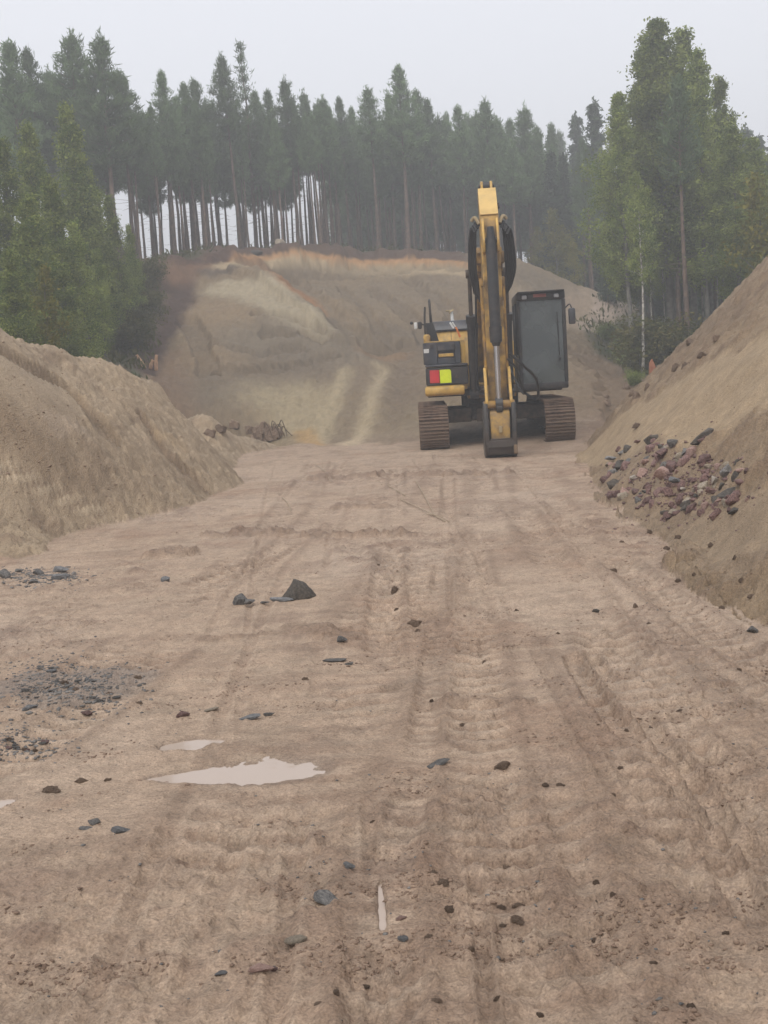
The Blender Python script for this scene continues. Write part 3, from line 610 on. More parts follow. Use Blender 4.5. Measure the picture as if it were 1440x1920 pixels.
# ------------------------------------------------------------------ mesh building blocks
class MB:
    def __init__(s): s.bm = bmesh.new()
    def box(s, x0, x1, y0, y1, z0, z1, bev=.012, seg=1):
        r = bmesh.ops.create_cube(s.bm, size=1); vs = r['verts']
        for v in vs: v.co = Vector(((x0 + x1) / 2 + v.co.x * (x1 - x0), (y0 + y1) / 2 + v.co.y * (y1 - y0), (z0 + z1) / 2 + v.co.z * (z1 - z0)))
        if bev:
            es = list({e for v in vs for e in v.link_edges}); bmesh.ops.bevel(s.bm, geom=es, offset=bev, segments=seg, affect='EDGES', profile=.5)
        return s
    def prism(s, prof, x0, x1, bev=.01, axis='x'):
        """prof: list of (y, z) (axis x), extruded from x0 to x1"""
        mk = (lambda a, b, c: Vector((c, a, b))) if axis == 'x' else (lambda a, b, c: Vector((a, c, b))) if axis == 'y' else (lambda a, b, c: Vector((a, b, c)))
        A = [s.bm.verts.new(mk(a, b, x0)) for a, b in prof]; Bv = [s.bm.verts.new(mk(a, b, x1)) for a, b in prof]
        n = len(prof); fs = [s.bm.faces.new(A), s.bm.faces.new(Bv[::-1])]
        for i in range(n): fs.append(s.bm.faces.new((A[i], Bv[i], Bv[(i + 1) % n], A[(i + 1) % n])))
        bmesh.ops.recalc_face_normals(s.bm, faces=fs)
        if bev:
            es = list({e for v in A + Bv for e in v.link_edges}); bmesh.ops.bevel(s.bm, geom=es, offset=bev, segments=1, affect='EDGES', profile=.5)
        return s
    def cyl(s, a, b, r0, r1=None, n=14, cap=True):
        a = Vector(a); b = Vector(b); r1 = r0 if r1 is None else r1; d = (b - a); L = d.length
        m = Matrix.Translation((a + b) / 2) @ d.to_track_quat('Z', 'Y').to_matrix().to_4x4()
        bmesh.ops.create_cone(s.bm, cap_ends=cap, segments=n, radius1=r0, radius2=r1, depth=L, matrix=m); return s
    def tube(s, pts, r, n=7, sub=5):
        p = [Vector(q) for q in pts]; c = []
        for i in range(len(p) - 1):
            p0, p1, p2, p3 = p[max(i - 1, 0)], p[i], p[i + 1], p[min(i + 2, len(p) - 1)]
            for k in range(sub):
                t = k / sub; c.append(.5 * ((2 * p1) + (-p0 + p2) * t + (2 * p0 - 5 * p1 + 4 * p2 - p3) * t * t + (-p0 + 3 * p1 - 3 * p2 + p3) * t ** 3))
        c.append(p[-1]); prev = None; up = Vector((.3, .2, 1)).normalized()
        for i, q in enumerate(c):
            d = (c[min(i + 1, len(c) - 1)] - c[max(i - 1, 0)]).normalized()
            u = up - d * up.dot(d)
            if u.length < 1e-3: u = Vector((1, 0, 0)) - d * d.x
            u.normalize(); w = d.cross(u); up = u
            ring = [s.bm.verts.new(q + (u * math.cos(2 * PI * k / n) + w * math.sin(2 * PI * k / n)) * (r[i] if isinstance(r, list) else r)) for k in range(n)]
            if prev:
                for k in range(n): s.bm.faces.new((prev[k], prev[(k + 1) % n], ring[(k + 1) % n], ring[k]))
            else: s.bm.faces.new(ring[::-1])
            prev = ring
        s.bm.faces.new(prev); return s
    def mesh(s, name, m, smooth=False):
        me = bpy.data.meshes.new(name); bmesh.ops.recalc_face_normals(s.bm, faces=s.bm.faces[:]); s.bm.to_mesh(me); s.bm.free(); me.materials.append(m)
        if smooth:
            for p in me.polygons: p.use_smooth = True
            try: me.set_sharp_from_angle(angle=rad(40))
            except Exception: pass
        return me

# ------------------------------------------------------------------ excavator
EX = (2.46, 25.75)
ez = -.03
exc = empty('excavator', (EX[0], EX[1], ez), 'yellow and black tracked excavator facing the viewer with its arm hanging down', 'excavator')
UY, LY = rad(-3.6), rad(-2.2)
BODY_Z = .08
BODY = ('deck', 'counterweight', 'engine_hood', 'front_rail', 'storage_box', 'tool_box', 'frame_post', 'handrail', 'side_mirror', 'exhaust', 'warning_tag', 'cab', 'cab_mirror', 'swing_ring')
def up(name, mb, m, parent=None, smooth=True):
    o = link(name, mb.mesh(name, m, smooth), None, parent or exc)
    if parent is None: o.rotation_euler = (0, 0, UY)
    if name in BODY: o.location.z = BODY_Z
    if name in ('cab', 'cab_mirror'): o.location.x = .07
    return o
def low(name, mb, m, parent=None, smooth=True):
    o = link(name, mb.mesh(name, m, smooth), None, parent or exc)
    if parent is None: o.rotation_euler = (0, 0, LY)
    return o
# undercarriage
shoe_me = None
def shoe_mesh():
    b = MB(); b.box(-.30, .30, -.094, .094, -.012, .016, .004)
    for yy, hh in ((-.075, .032), (-.005, .028), (.06, .028)): b.box(-.298, .298, yy - .011, yy + .011, .014, .014 + hh, .003)
    return b.mesh('shoe', M_MUDT)
shoe_me = shoe_mesh()
TR, TL = .405, 1.75
for sx in (-1, 1):
    cx = sx * 1.27
    b = MB()
    prof = []
    for k in range(13): a = PI / 2 + PI * k / 12; prof.append((-TL + (TR - .06) * math.cos(a), .46 + (TR - .06) * math.sin(a)))
    for k in range(13): a = -PI / 2 + PI * k / 12; prof.append((TL + (TR - .06) * math.cos(a), .46 + (TR - .06) * math.sin(a)))
    b.prism(prof, cx - .13, cx + .13, .01)
    b.box(cx - .2, cx + .2, -1.45, 1.45, .28, .62, .03)
    t = low('track', b, M_DARK)
    per = 4 * TL + 2 * PI * TR; n = 49; pitch = per / n
    for k in range(n):
        sarc = k * pitch
        if sarc < 2 * TL: y, z, a = -TL + sarc, .46 + TR, 0
        elif sarc < 2 * TL + PI * TR: th = (sarc - 2 * TL) / TR; y, z, a = TL + TR * math.sin(th), .46 + TR * math.cos(th), -th
        elif sarc < 4 * TL + PI * TR: y, z, a = TL - (sarc - 2 * TL - PI * TR), .46 - TR, PI
        else: th = (sarc - 4 * TL - PI * TR) / TR; y, z, a = -TL - TR * math.sin(th), .46 - TR * math.cos(th), PI - th
        link('shoe', shoe_me, None, t, (cx, y, z), (a, 0, 0))
    for yy in (-TL, TL):
        b = MB(); b.cyl((cx - .06, yy, .46), (cx + .06, yy, .46), .37, n=24); link('sprocket', b.mesh('sprocket', M_DARK, True), None, t)
    for q in range(7):
        yy = -1.3 + q * .43; b = MB(); b.cyl((cx - .16, yy, .2), (cx + .16, yy, .2), .09, n=12); link('roller', b.mesh('roller', M_DARK, True), None, t)
b = MB(); b.prism([(-.9, .52), (.9, .52), (.75, .88), (-.75, .88)], -.5, .5, .03)
for sx in (-1, 1):
    for yy in (-.95, .6): b.prism([(yy, .50), (yy + .35, .50), (yy + .32, .80), (yy + .03, .80)], min(sx * .45, sx * 1.14), max(sx * .45, sx * 1.14), .02)
b.box(-.35, -.2, -1.06, -.98, .5, .78, .01).box(.22, .5, -1.06, -.98, .52, .75, .01)
low('car_body', b, M_DARK)
b = MB(); b.cyl((0, 0, .74), (0, 0, 1.02), .62, n=32); up('swing_ring', b, M_DARK)
# upper structure
b = MB(); b.box(-1.32, 1.44, -1.55, 2.2, .99, 1.12, .02); up('deck', b, M_DARK)
b = MB(); b.prism([(1.2, 1.12), (2.75, 1.12), (2.9, 1.4), (2.8, 2.1), (1.2, 2.1)], -1.38, 1.48, .05); up('counterweight', b, M_YEL)
b = MB(); b.prism([(-.55, 1.6), (1.25, 1.6), (1.25, 2.36), (-.35, 2.36)], -1.12, -.36, .02)
hood = up('engine_hood', b, M_YEL)
b = MB(); b.prism([(-.42, 2.365), (1.25, 2.365), (1.25, 2.58), (-.3, 2.58)], -1.17, -.34, .03); link('hood_top', b.mesh('hood_top', M_NAVY, True), None, hood)
b = MB(); b.box(-.775, -.765, -.562, -.548, 1.62, 2.34, 0); link('panel_seam', b.mesh('panel_seam', M_DARK), None, hood)
b = MB(); b.prism([(-1.93, 1.06), (-1.86, 1.02), (-1.6, 1.02), (-1.6, 1.22), (-1.86, 1.22), (-1.93, 1.18)], -1.36, -.56, .03); up('front_rail', b, M_YEL)
b = MB(); b.box(-1.33, -.47, -1.83, -.3, 1.23, 1.60, .025); lowb = up('storage_box', b, M_BLK)
b = MB(); b.box(-1.335, -.465, -1.85, -1.6, 1.602, 1.655, .02); link('ledge', b.mesh('ledge', M_NAVY, True), None, lowb)
b = MB(); b.box(-1.25, -1.055, -1.838, -1.824, 1.285, 1.545, .004); link('red_reflector', b.mesh('red_reflector', M_RED), None, lowb)
b = MB(); b.prism([(-1.045, 1.275), (-.815, 1.275), (-.815, 1.515), (-.845, 1.545), (-1.045, 1.545)], -1.84, -1.825, .003, axis='y'); link('lime_reflector', b.mesh('lime_reflector', M_LIME), None, lowb)
b = MB(); b.box(-.74, -.68, -1.842, -1.826, 1.36, 1.41, .008); link('latch', b.mesh('latch', M_DARK), None, lowb)
b = MB()  # upper box with a real recess for the handle
x0, x1, z0, z1 = -1.36, -.60, 1.66, 2.10; hx0, hx1, hz0, hz1 = -1.07, -.72, 1.78, 1.93
b.box(x0, x1, -1.68, -.3, z0, z1, .02)
b.box(x0, hx0, -1.78, -1.675, z0, z1, .012).box(hx1, x1, -1.78, -1.675, z0, z1, .012).box(hx0, hx1, -1.78, -1.675, hz1, z1, .008).box(hx0, hx1, -1.78, -1.675, z0, hz0, .008)
upb = up('tool_box', b, M_NAVY)
b = MB(); b.box(hx0 + .02, hx1 - .02, -1.76, -1.70, hz0 + .02, hz0 + .09, .012); link('handle', b.mesh('handle', M_YEL), None, upb)
for hx in (-1.18, -.74):
    b = MB(); b.cyl((hx, -1.80, 2.02), (hx, -1.77, 2.02), .035, n=12).box(hx - .008, hx + .03, -1.815, -1.80, 2.0, 2.04, .003); link('latch', b.mesh('latch', M_BLK, True), None, upb)
b = MB(); b.box(-1.345, -1.24, -1.786, -1.779, 1.90, 1.98, 0); link('sticker', b.mesh('sticker', M_WHT), None, upb)
b = MB(); b.box(-.595, -.50, -1.70, -1.45, 1.13, 2.12, .012).box(-.40, -.345, -1.75, -1.68, 1.12, 1.95, .01).box(-1.34, -1.2, -1.6, -1.5, 2.10, 2.28, .03).box(-1.34, -.52, -1.70, -1.55, 2.102, 2.13, .008); up('frame_post', b, M_YEL)
b = MB(); b.tube([(-1.30, -1.5, 2.1), (-1.30, -1.45, 2.55), (-1.28, -1.4, 2.84)], .022).tube([(-1.14, -1.2, 2.1), (-1.17, -1.2, 2.6), (-1.19, -1.15, 2.96), (-1.19, -.7, 2.96), (-1.19, -.6, 2.5)], .024)
b.prism([(-1.28, 2.1), (-1.02, 2.1), (-1.13, 2.52), (-1.28, 2.52)], -1.32, -1.28, .008, axis='y'); up('handrail', b, M_BLK)
b = MB(); b.tube([(-1.28, -1.35, 2.46), (-1.36, -1.45, 2.5), (-1.5, -1.5, 2.53)], .014); mr_ = up('side_mirror', b, M_BLK)
b = MB(); b.box(-1.6, -1.54, -1.54, -1.48, 2.50, 2.56, .015); link('lamp', b.mesh('lamp', M_BLK, True), None, mr_)
b = MB(); b.box(-1.44, -1.36, -1.56, -1.47, 2.40, 2.55, .02); link('camera_housing', b.mesh('camera_housing', M_BLK, True), None, mr_)
b = MB(); b.box(-1.52, -1.45, -1.545, -1.48, 2.40, 2.54, .015); link('mirror_back', b.mesh('mirror_back', M_WHT), None, mr_)
b = MB(); b.cyl((-.72, .4, 2.57), (-.73, .4, 2.80), .038, .03); ex_ = up('exhaust', b, M_WHT)
b = MB(); b.cyl((-.73, .4, 2.80), (-.75, .4, 2.83), .075, .05).box(-.86, -.70, .36, .44, 2.81, 2.84, .008); link('rain_cap', b.mesh('rain_cap', M_TAN), None, ex_)
b = MB(); b.prism([(-.80, 2.52), (-.765, 2.54), (-.69, 2.41), (-.725, 2.39)], -.66, -.63, .004, axis='y').prism([(-.745, 2.53), (-.715, 2.54), (-.655, 2.43), (-.685, 2.42)], -.67, -.64, .004, axis='y'); tg = up('warning_tag', b, M_WHT)
b = MB(); b.prism([(-.68, 2.42), (-.645, 2.43), (-.56, 2.22), (-.60, 2.19)], -.665, -.64, .004, axis='y'); link('ribbon', b.mesh('ribbon', M_ORG), None, tg)
# cab
b = MB(); X0, X1, Y0, Y1, Z0, Z1 = .50, 1.48, -1.78, .0, 1.03, 3.0
b.box(X0, X1, Y0, Y1, Z0, 1.17, .03, 2).box(X0, X1, Y0, Y1, 2.80, Z1, .05, 2)
for xa, xb in ((X0, X0 + .075), (X1 - .075, X1)):
    b.box(xa, xb, Y0, Y0 + .09, 1.15, 2.82, .015).box(xa, xb, -.85, -.76, 1.15, 2.82, .015).box(xa, xb, Y1 - .12, Y1, 1.15, 2.82, .015)
    b.box(xa + .01, xb - .01, Y0 + .09, Y1 - .1, 1.16, 1.75, .01)
b.box(X0 + .07, X1 - .07, Y1 - .06, Y1 - .01, 1.16, 2.0, .01)
cab = up('cab', b, M_BLK)
def cabpart(n, b, m, sm=False): return link(n, b.mesh(n, m, sm), None, cab)
b = MB(); b.box(X0 + .073, X1 - .073, Y0 + .03, Y0 + .042, 1.165, 2.805, .002); cabpart('windshield', b, M_GLASS)
for xa in (X0 + .03, X1 - .04): b = MB(); b.box(xa, xa + .008, Y0 + .085, Y1 - .11, 1.74, 2.805, 0); cabpart('side_window', b, M_GLASS)
b = MB(); b.box(X0 + .072, X1 - .072, Y1 - .05, Y1 - .042, 1.99, 2.805, 0); cabpart('rear_window', b, M_GLASS)
for xa in (.66, 1.30): b = MB(); b.box(xa - .05, xa + .05, Y0 - .035, Y0 + .005, 2.845, 2.925, .015); cabpart('roof_light', b, M_LAMP)
b = MB(); b.box(.84, 1.10, Y0 - .012, Y0 + .004, 2.875, 2.94, .004); cabpart('emblem', b, M_EMB)
b = MB(); b.box(X0 + .02, X1 - .02, Y0 - .10, Y0 + .03, 2.965, 3.0, .012); cabpart('visor', b, M_BLK)
b = MB(); b.tube([(1.30, Y0 - .012, 2.55), (1.31, Y0 - .016, 2.2), (1.32, Y0 - .012, 1.7)], .011).cyl((1.32, Y0 - .02, 1.62), (1.32, Y0 + .03, 1.62), .03); cabpart('wiper', b, M_BLK)
b = MB(); b.box(.75, 1.25, -1.05, -.55, 1.5, 1.62, .05, 2).box(.76, 1.24, -.62, -.48, 1.6, 2.3, .05, 2).box(.87, 1.13, -.6, -.5, 2.32, 2.5, .04, 2); cabpart('seat', b, M_SEAT, True)
for xa in (.68, 1.32): b = MB(); b.box(xa - .07, xa + .07, -1.2, -.6, 1.5, 1.85, .03).tube([(xa, -1.12, 1.8), (xa, -1.15, 2.0)], .02); cabpart('control_console', b, M_SEAT)
b = MB(); b.tube([(1.47, -1.65, 2.62), (1.56, -1.74, 2.70), (1.60, -1.76, 2.62)], .014).box(1.53, 1.67, -1.80, -1.74, 2.30, 2.62, .03, 2); mm_ = up('cab_mirror', b, M_NAVY)
b = MB(); b.box(1.545, 1.655, -1.738, -1.733, 2.33, 2.59, 0); link('mirror_glass', b.mesh('mirror_glass', M_CHR), None, mm_)
# boom and its cylinders
b = MB(); b.prism([(-.25, 1.35), (-.6, 1.3), (-1.55, 2.55), (-2.4, 3.22), (-3.85, 3.38), (-3.98, 3.6), (-3.85, 3.8), (-2.4, 3.95), (-1.3, 3.45), (-.3, 1.95), (-.12, 1.6)], -.23, .23, .02)
b.box(-.26, .26, -4.0, -3.75, 3.48, 3.72, .03)
boom = up('boom', b, M_YELD)
b = MB()
for sx in (-1, 1): b.prism([(-1.3, 1.05), (-.1, 1.05), (-.1, 1.75), (-.45, 1.8)], sx * .30 - .03, sx * .30 + .03, .01)
b.box(-.5, .5, -1.5, -.2, 1.0, 1.13, .01); up('boom_foot', b, M_YELD)
for sx in (-1, 1):
    b = MB(); b.cyl((sx * .36, -1.62, 1.1), (sx * .36, -2.15, 2.56), .088, .088, 16).cyl((sx * .36, -2.14, 2.52), (sx * .36, -2.19, 2.66), .105, .105, 16).cyl((sx * .27, -1.62, 1.1), (sx * .45, -1.62, 1.1), .1, n=14)
    bc = up('boom_cylinder', b, M_BLK)
    b = MB(); b.cyl((sx * .36, -2.17, 2.62), (sx * .36, -2.46, 3.42), .04, n=12).cyl((sx * .22, -2.46, 3.45), (sx * .43, -2.46, 3.45), .085, n=14); link('rod', b.mesh('rod', M_DARK, True), None, bc)
# stick
SWx = .165
b = MB()
prof = [(-4.62, .92), (-4.42, .88), (-4.28, 1.0), (-4.10, 2.2), (-3.80, 3.35), (-3.72, 3.62), (-3.80, 3.95), (-3.92, 4.35), (-3.86, 4.78), (-4.02, 4.80), (-4.58, 4.27), (-4.66, 3.6), (-4.70, 2.2), (-4.68, 1.05)]
b.prism(prof, -SWx, SWx, .014)
stick = up('stick', b, M_STICK)
def sp(n, b, m, sm=True): return link(n, b.mesh(n, m, sm), None, stick)
b = MB(); b.prism([(-4.03, 4.812), (-4.585, 4.285), (-4.60, 4.30), (-4.045, 4.83)], -.16, .16, 0); sp('skylit_top_face', b, M_YELSKY)  # thin added plate, carries the painted skylight of the sloping stick top
for sx in (-1, 1):
    b = MB(); b.prism([(-4.10, 4.70), (-3.80, 4.66), (-3.78, 4.92), (-3.86, 4.98), (-3.98, 4.96)], sx * .085 - .022, sx * .085 + .022, .008); sp('lug', b, M_YEL)
    b = MB(); b.prism([(-4.62, 4.2), (-4.64, 3.6), (-4.90, 3.62), (-4.94, 3.82), (-4.70, 4.22)], sx * .125 - .02, sx * .125 + .02, .008); sp('cylinder_bracket', b, M_YEL)
b = MB(); b.cyl((-.14, -3.88, 4.88), (.14, -3.88, 4.88), .05, n=14).cyl((-.06, -3.88, 4.88), (.06, -3.88, 4.88), .085, n=16); sp('pin', b, M_BLK)
b = MB(); b.cyl((-.30, -3.87, 3.6), (.30, -3.87, 3.6), .09, n=18); sp('pivot_pin', b, M_DARK)
b = MB(); b.cyl((0, -2.0, 3.98), (0, -3.1, 4.5), .085, n=16); sc_ = up('stick_cylinder', b, M_BLK)
b = MB(); b.cyl((0, -3.1, 4.5), (0, -3.86, 4.87), .045, n=12); link('rod', b.mesh('rod', M_CHR, True), None, sc_)
# side plumbing plates on the stick
for sx in (-1, 1):
    b = MB()
    for z0 in (1.55, 2.05, 2.55, 3.05): b.box(sx * .19 - .025, sx * .19 + .025, -4.62, -4.4, z0, z0 + .10, .008)
    b.tube([(sx * .185, -4.58, 1.3), (sx * .19, -4.6, 2.0), (sx * .195, -4.58, 3.2)], .018, sub=3).tube([(sx * .20, -4.5, 1.3), (sx * .205, -4.52, 2.0), (sx * .21, -4.48, 3.2)], .018, sub=3)
    sp('hydraulic_pipe', b, M_YELD)
# bucket cylinder
b = MB(); b.cyl((0, -4.86, 3.72), (0, -4.95, 2.18), .098, .098, 18).cyl((0, -4.94, 2.32), (0, -4.955, 2.05), .115, .105, 18).cyl((0, -4.955, 2.06), (0, -4.96, 1.98), .09, .06, 16).cyl((0, -4.84, 4.05), (0, -4.86, 3.7), .06, .098, 16).cyl((-.12, -4.82, 3.82), (.12, -4.82, 3.82), .05, n=12)
bcyl = up('bucket_cylinder', b, M_BLK)
b = MB(); b.cyl((0, -4.955, 2.05), (0, -4.93, .98), .052, n=16); link('rod', b.mesh('rod', M_CHR, True), None, bcyl)
# linkage, coupler, bucket
b = MB()
for sx in (-1, 1): b.prism([(-4.98, .90), (-4.84, .90), (-4.50, 1.52), (-4.60, 1.62), (-4.70, 1.55), (-5.0, 1.02)], sx * .215 - .025, sx * .215 + .025, .008)
lk = up('link_arm', b, M_YEL)
b = MB(); b.cyl((-.27, -4.92, .96), (.27, -4.92, .96), .07, n=16); link('pin', b.mesh('pin', M_YELD, True), None, lk)
b = MB(); b.cyl((-.065, -4.93, .96), (.065, -4.93, .96), .115, n=18).cyl((-.05, -4.96, .90), (.05, -4.96, .90), .09, n=14); link('rod_end', b.mesh('rod_end', M_BLK, True), None, lk)
b = MB(); b.prism([(-5.0, .82), (-4.96, .34), (-4.5, .30), (-4.4, .86), (-4.6, .98)], -.175, .175, .015); cp = up('quick_coupler', b, M_YEL)
b = MB(); b.prism([(-5.015, .58), (-5.012, .46), (-4.98, .46), (-4.98, .58)], -.03, .03, .006); link('grease_plate', b.mesh('grease_plate', M_TAN), None, cp)
b = MB()
side = [(-5.02, .98), (-4.78, 1.02), (-4.40, .9), (-3.95, .62), (-3.82, .12), (-4.1, .02), (-4.7, .0), (-5.0, .08), (-5.08, .4)]
for sx in (-1, 1): b.prism(side, sx * .245 - .04, sx * .245 + .04, .012)
shell = [(-5.05, .36), (-4.99, .08), (-4.7, .01), (-4.1, .03), (-3.84, .12), (-3.84, .16), (-4.1, .08), (-4.7, .06), (-4.95, .12), (-5.0, .36)]
b.prism(shell, -.275, .275, .006)
b.box(-.26, .26, -5.055, -4.96, .20, .33, .01)
bk = up('bucket', b, M_BLK)
for k in range(4):
    b = MB(); xa = -.24 + k * .16; b.prism([(-3.86, .11), (-3.62, .16), (-3.62, .18), (-3.86, .19)], xa - .035, xa + .035, .006); link('tooth', b.mesh('tooth', M_DARK), None, bk)
b = MB(); b.box(.215, .28, -5.09, -5.06, .08, .24, .01); link('reflection_patch', b.mesh('reflection_patch', M_YELD), None, bk)  # added yellow piece painted in for an orange reflection on the bucket
# hoses looping beside boom head and stick
hs = []
for sx, off in ((-1, 0), (-1, .04), (-1, .08), (-1, .12), (1, 0), (1, .045), (1, .09), (1, .13), (1, .18)):
    x = sx * (.20 + off * .75)
    hs.append(([(x * .9, -4.45, 4.12 - off), (x * 1.08, -4.4, 4.22 - off), (x * 1.18 + sx * .02, -4.3, 4.0 - off), (x * 1.22 + sx * .03, -4.2, 3.4), (x * 1.12, -4.05, 2.95 + off), (x * 1.05, -3.7, 2.85 + off * 1.2), (x * .98, -3.2, 3.1)], .024))
hs += [([(.2, -4.6, 1.75), (.33, -4.55, 1.60), (.46, -4.3, 1.25), (.5, -4.1, 1.1), (.44, -3.6, 1.2), (.3, -3.2, 1.6)], .02),
       ([(.24, -4.6, 1.85), (.5, -4.4, 1.6), (.78, -3.4, 1.35), (.86, -2.6, 1.0), (.8, -2.0, .95), (.62, -1.5, 1.1)], .028),
       ([(.25, -2.0, 2.4), (.34, -2.3, 1.9), (.36, -2.0, 1.35), (.3, -1.5, 1.15)], .03), ([(-.25, -2.0, 2.5), (-.30, -2.35, 1.9), (-.3, -2.0, 1.35), (-.25, -1.5, 1.15)], .03),
       ([(.27, -3.0, 3.2), (.32, -2.7, 2.4), (.34, -2.2, 1.7)], .022), ([(-.26, -3.0, 3.2), (-.28, -2.7, 2.4), (-.29, -2.2, 1.7)], .022)]
for pts, r in hs: b = MB(); b.tube(pts, r, 7, 6); up('hose', b, M_RUB)
for sx in (-1, 1):
    b = MB(); b.tube([(sx * .18, -4.5, 4.15), (sx * .25, -4.45, 4.27), (sx * .31, -4.4, 4.22)], .032, 8, 4); up('hose_fitting', b, M_TAN)
b = MB(); b.box(.165, .20, -4.35, -4.2, 4.42, 4.52, .01); up('work_light', b, M_BLK)

# ------------------------------------------------------------------ vegetation meshes
rng = np.random.default_rng(7)
def limb(pts, radii, n=6):
    """tapered tube through points -> verts, quads"""
    pts = np.asarray(pts, float); vs, fs = [], []
    for i, p in enumerate(pts):
        d = pts[min(i + 1, len(pts) - 1)] - pts[max(i - 1, 0)]; d /= np.linalg.norm(d)
        u = np.cross(d, [0.31, .95, .05]); u /= np.linalg.norm(u); w = np.cross(d, u)
        for k in range(n):
            a = 2 * PI * k / n; vs.append(p + (u * math.cos(a) + w * math.sin(a)) * radii[i])
        if i:
            for k in range(n): fs.append(((i - 1) * n + k, (i - 1) * n + (k + 1) % n, i * n + (k + 1) % n, i * n + k))
    return np.array(vs), np.array(fs)
def merge(parts):
    vs, fs, o = [], [], 0
    for v, f in parts: vs.append(v); fs.append(f + o); o += len(v)
    return np.vstack(vs), np.vstack(fs)
def leaves(c, size, tint, elong=1.0, dirs=None, jit=1.0, wd=.55):
    """one small quad for each centre"""
    n = len(c); a = rng.normal(size=(n, 3)) * jit
    if dirs is not None: a = a + dirs * 1.0
    a /= np.linalg.norm(a, axis=1, keepdims=True); b = rng.normal(size=(n, 3)); b -= a * (a * b).sum(1, keepdims=True); b /= np.linalg.norm(b, axis=1, keepdims=True)
    s = size * rng.uniform(.65, 1.3, (n, 1)); a = a * s * elong; b = b * s
    v = np.stack([c - a, c + b * wd - a * .1, c + a, c - b * wd - a * .1], 1).reshape(-1, 3)
    return v, np.arange(4 * n).reshape(n, 4), np.repeat(tint, 4)
def pine(h, crown0=.42, wid=1.35, dens=1.0, thin=False):
    """a Scots pine of height h: bare trunk with dead stubs, whorled needle crown"""
    zz = np.linspace(0, h, 9); bend = np.cumsum(rng.normal(0, .03, (9, 2)), 0); bend[0] = 0
    tp_ = np.c_[bend, zz]; r0 = .0125 * h + .01
    wood = [limb(tp_, [max(r0 * (1 - .92 * (z / h) ** .9), .008) * (1.25 if z == 0 else 1) for z in zz], 8)]
    axis = lambda z: np.array([np.interp(z, zz, bend[:, 0]), np.interp(z, zz, bend[:, 1])])
    cs, ds, ts = [], [], []
    z = h * crown0
    # dead lower branches
    for _ in range(16):
        q = rng.uniform(.1, crown0 + .1) * h; a = rng.uniform(0, 2 * PI); L = rng.uniform(.25, .8); b0 = np.r_[axis(q), q]
        wood.append(limb([b0, b0 + [math.cos(a) * L, math.sin(a) * L, rng.uniform(-.15, .12)]], [.012, .004], 3))
    while z < h - .12:
        t = (z - h * crown0) / (h * (1 - crown0)); R = wid * (min(1, .45 + t * 2.6)) * (1 - t) ** 1.1 + .06
        nb = int(rng.integers(4, 7))
        a0 = rng.uniform(0, 2 * PI)
        for k in range(nb):
            a = a0 + 2 * PI * k / nb + rng.normal(0, .25); L = R * rng.uniform(.8, 1.1); rise = .25 + .75 * t + rng.normal(0, .12)
            b0 = np.r_[axis(z), z]; e = b0 + np.array([math.cos(a) * L, math.sin(a) * L, rise * L * .75])
            m_ = (b0 + e) / 2 - [0, 0, .06 * L]
            wood.append(limb([b0, m_, e], [.018 * (1 - t) + .006, .012, .004], 3))
            nt_ = max(3, int(L * 9 * dens))
            for s in np.linspace(.28, 1.03, nt_):
                p = b0 + (e - b0) * s + rng.normal(0, .06 + .07 * s * L * .5, 3) * [1, 1, .7]
                m = 18 if not thin else 8
                cs.append(p + rng.normal(0, .075, (m, 3))); d = (e - b0) / (np.linalg.norm(e - b0) + 1e-6)
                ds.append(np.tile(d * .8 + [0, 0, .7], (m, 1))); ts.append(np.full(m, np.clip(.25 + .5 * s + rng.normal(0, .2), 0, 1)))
        z += rng.uniform(.20, .34) * (1.0 if not thin else 1.5)
    for q in np.linspace(h - .35, h + .15, 6):
        cs.append(np.r_[axis(min(q, h)), q] + rng.normal(0, .05, (7, 3))); ds.append(np.tile([0, 0, 1.5], (7, 1))); ts.append(np.full(7, .8))
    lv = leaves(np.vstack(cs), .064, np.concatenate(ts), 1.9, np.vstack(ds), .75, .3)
    return merge(wood), lv
def spruce(h, wid=1.3):
    wood = [limb([(0, 0, 0), (0, 0, h * .5), (0, 0, h)], [.014 * h, .008 * h, .008], 7)]; cs, ds, ts = [], [], []; z = h * .06
    while z < h - .1:
        t = z / h; R = wid * (1 - t) ** .85 + .06
        for k in range(9):
            a = rng.uniform(0, 2 * PI); L = R * rng.uniform(.75, 1.1); e = np.array([math.cos(a) * L, math.sin(a) * L, z - .28 * L + .1 * rng.normal()])
            for s in np.linspace(.2, 1, max(3, int(L * 8))):
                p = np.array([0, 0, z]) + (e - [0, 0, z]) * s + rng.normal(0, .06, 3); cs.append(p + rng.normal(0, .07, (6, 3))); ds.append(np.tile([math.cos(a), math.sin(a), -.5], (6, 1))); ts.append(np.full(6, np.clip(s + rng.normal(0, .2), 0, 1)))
        z += .2
    cs.append(np.c_[rng.normal(0, .03, (12, 2)), np.linspace(h - .5, h + .1, 12)]); ds.append(np.tile([0, 0, 1.5], (12, 1))); ts.append(np.full(12, .7))
    return merge(wood), leaves(np.vstack(cs), .085, np.concatenate(ts), 1.3, np.vstack(ds), .8)
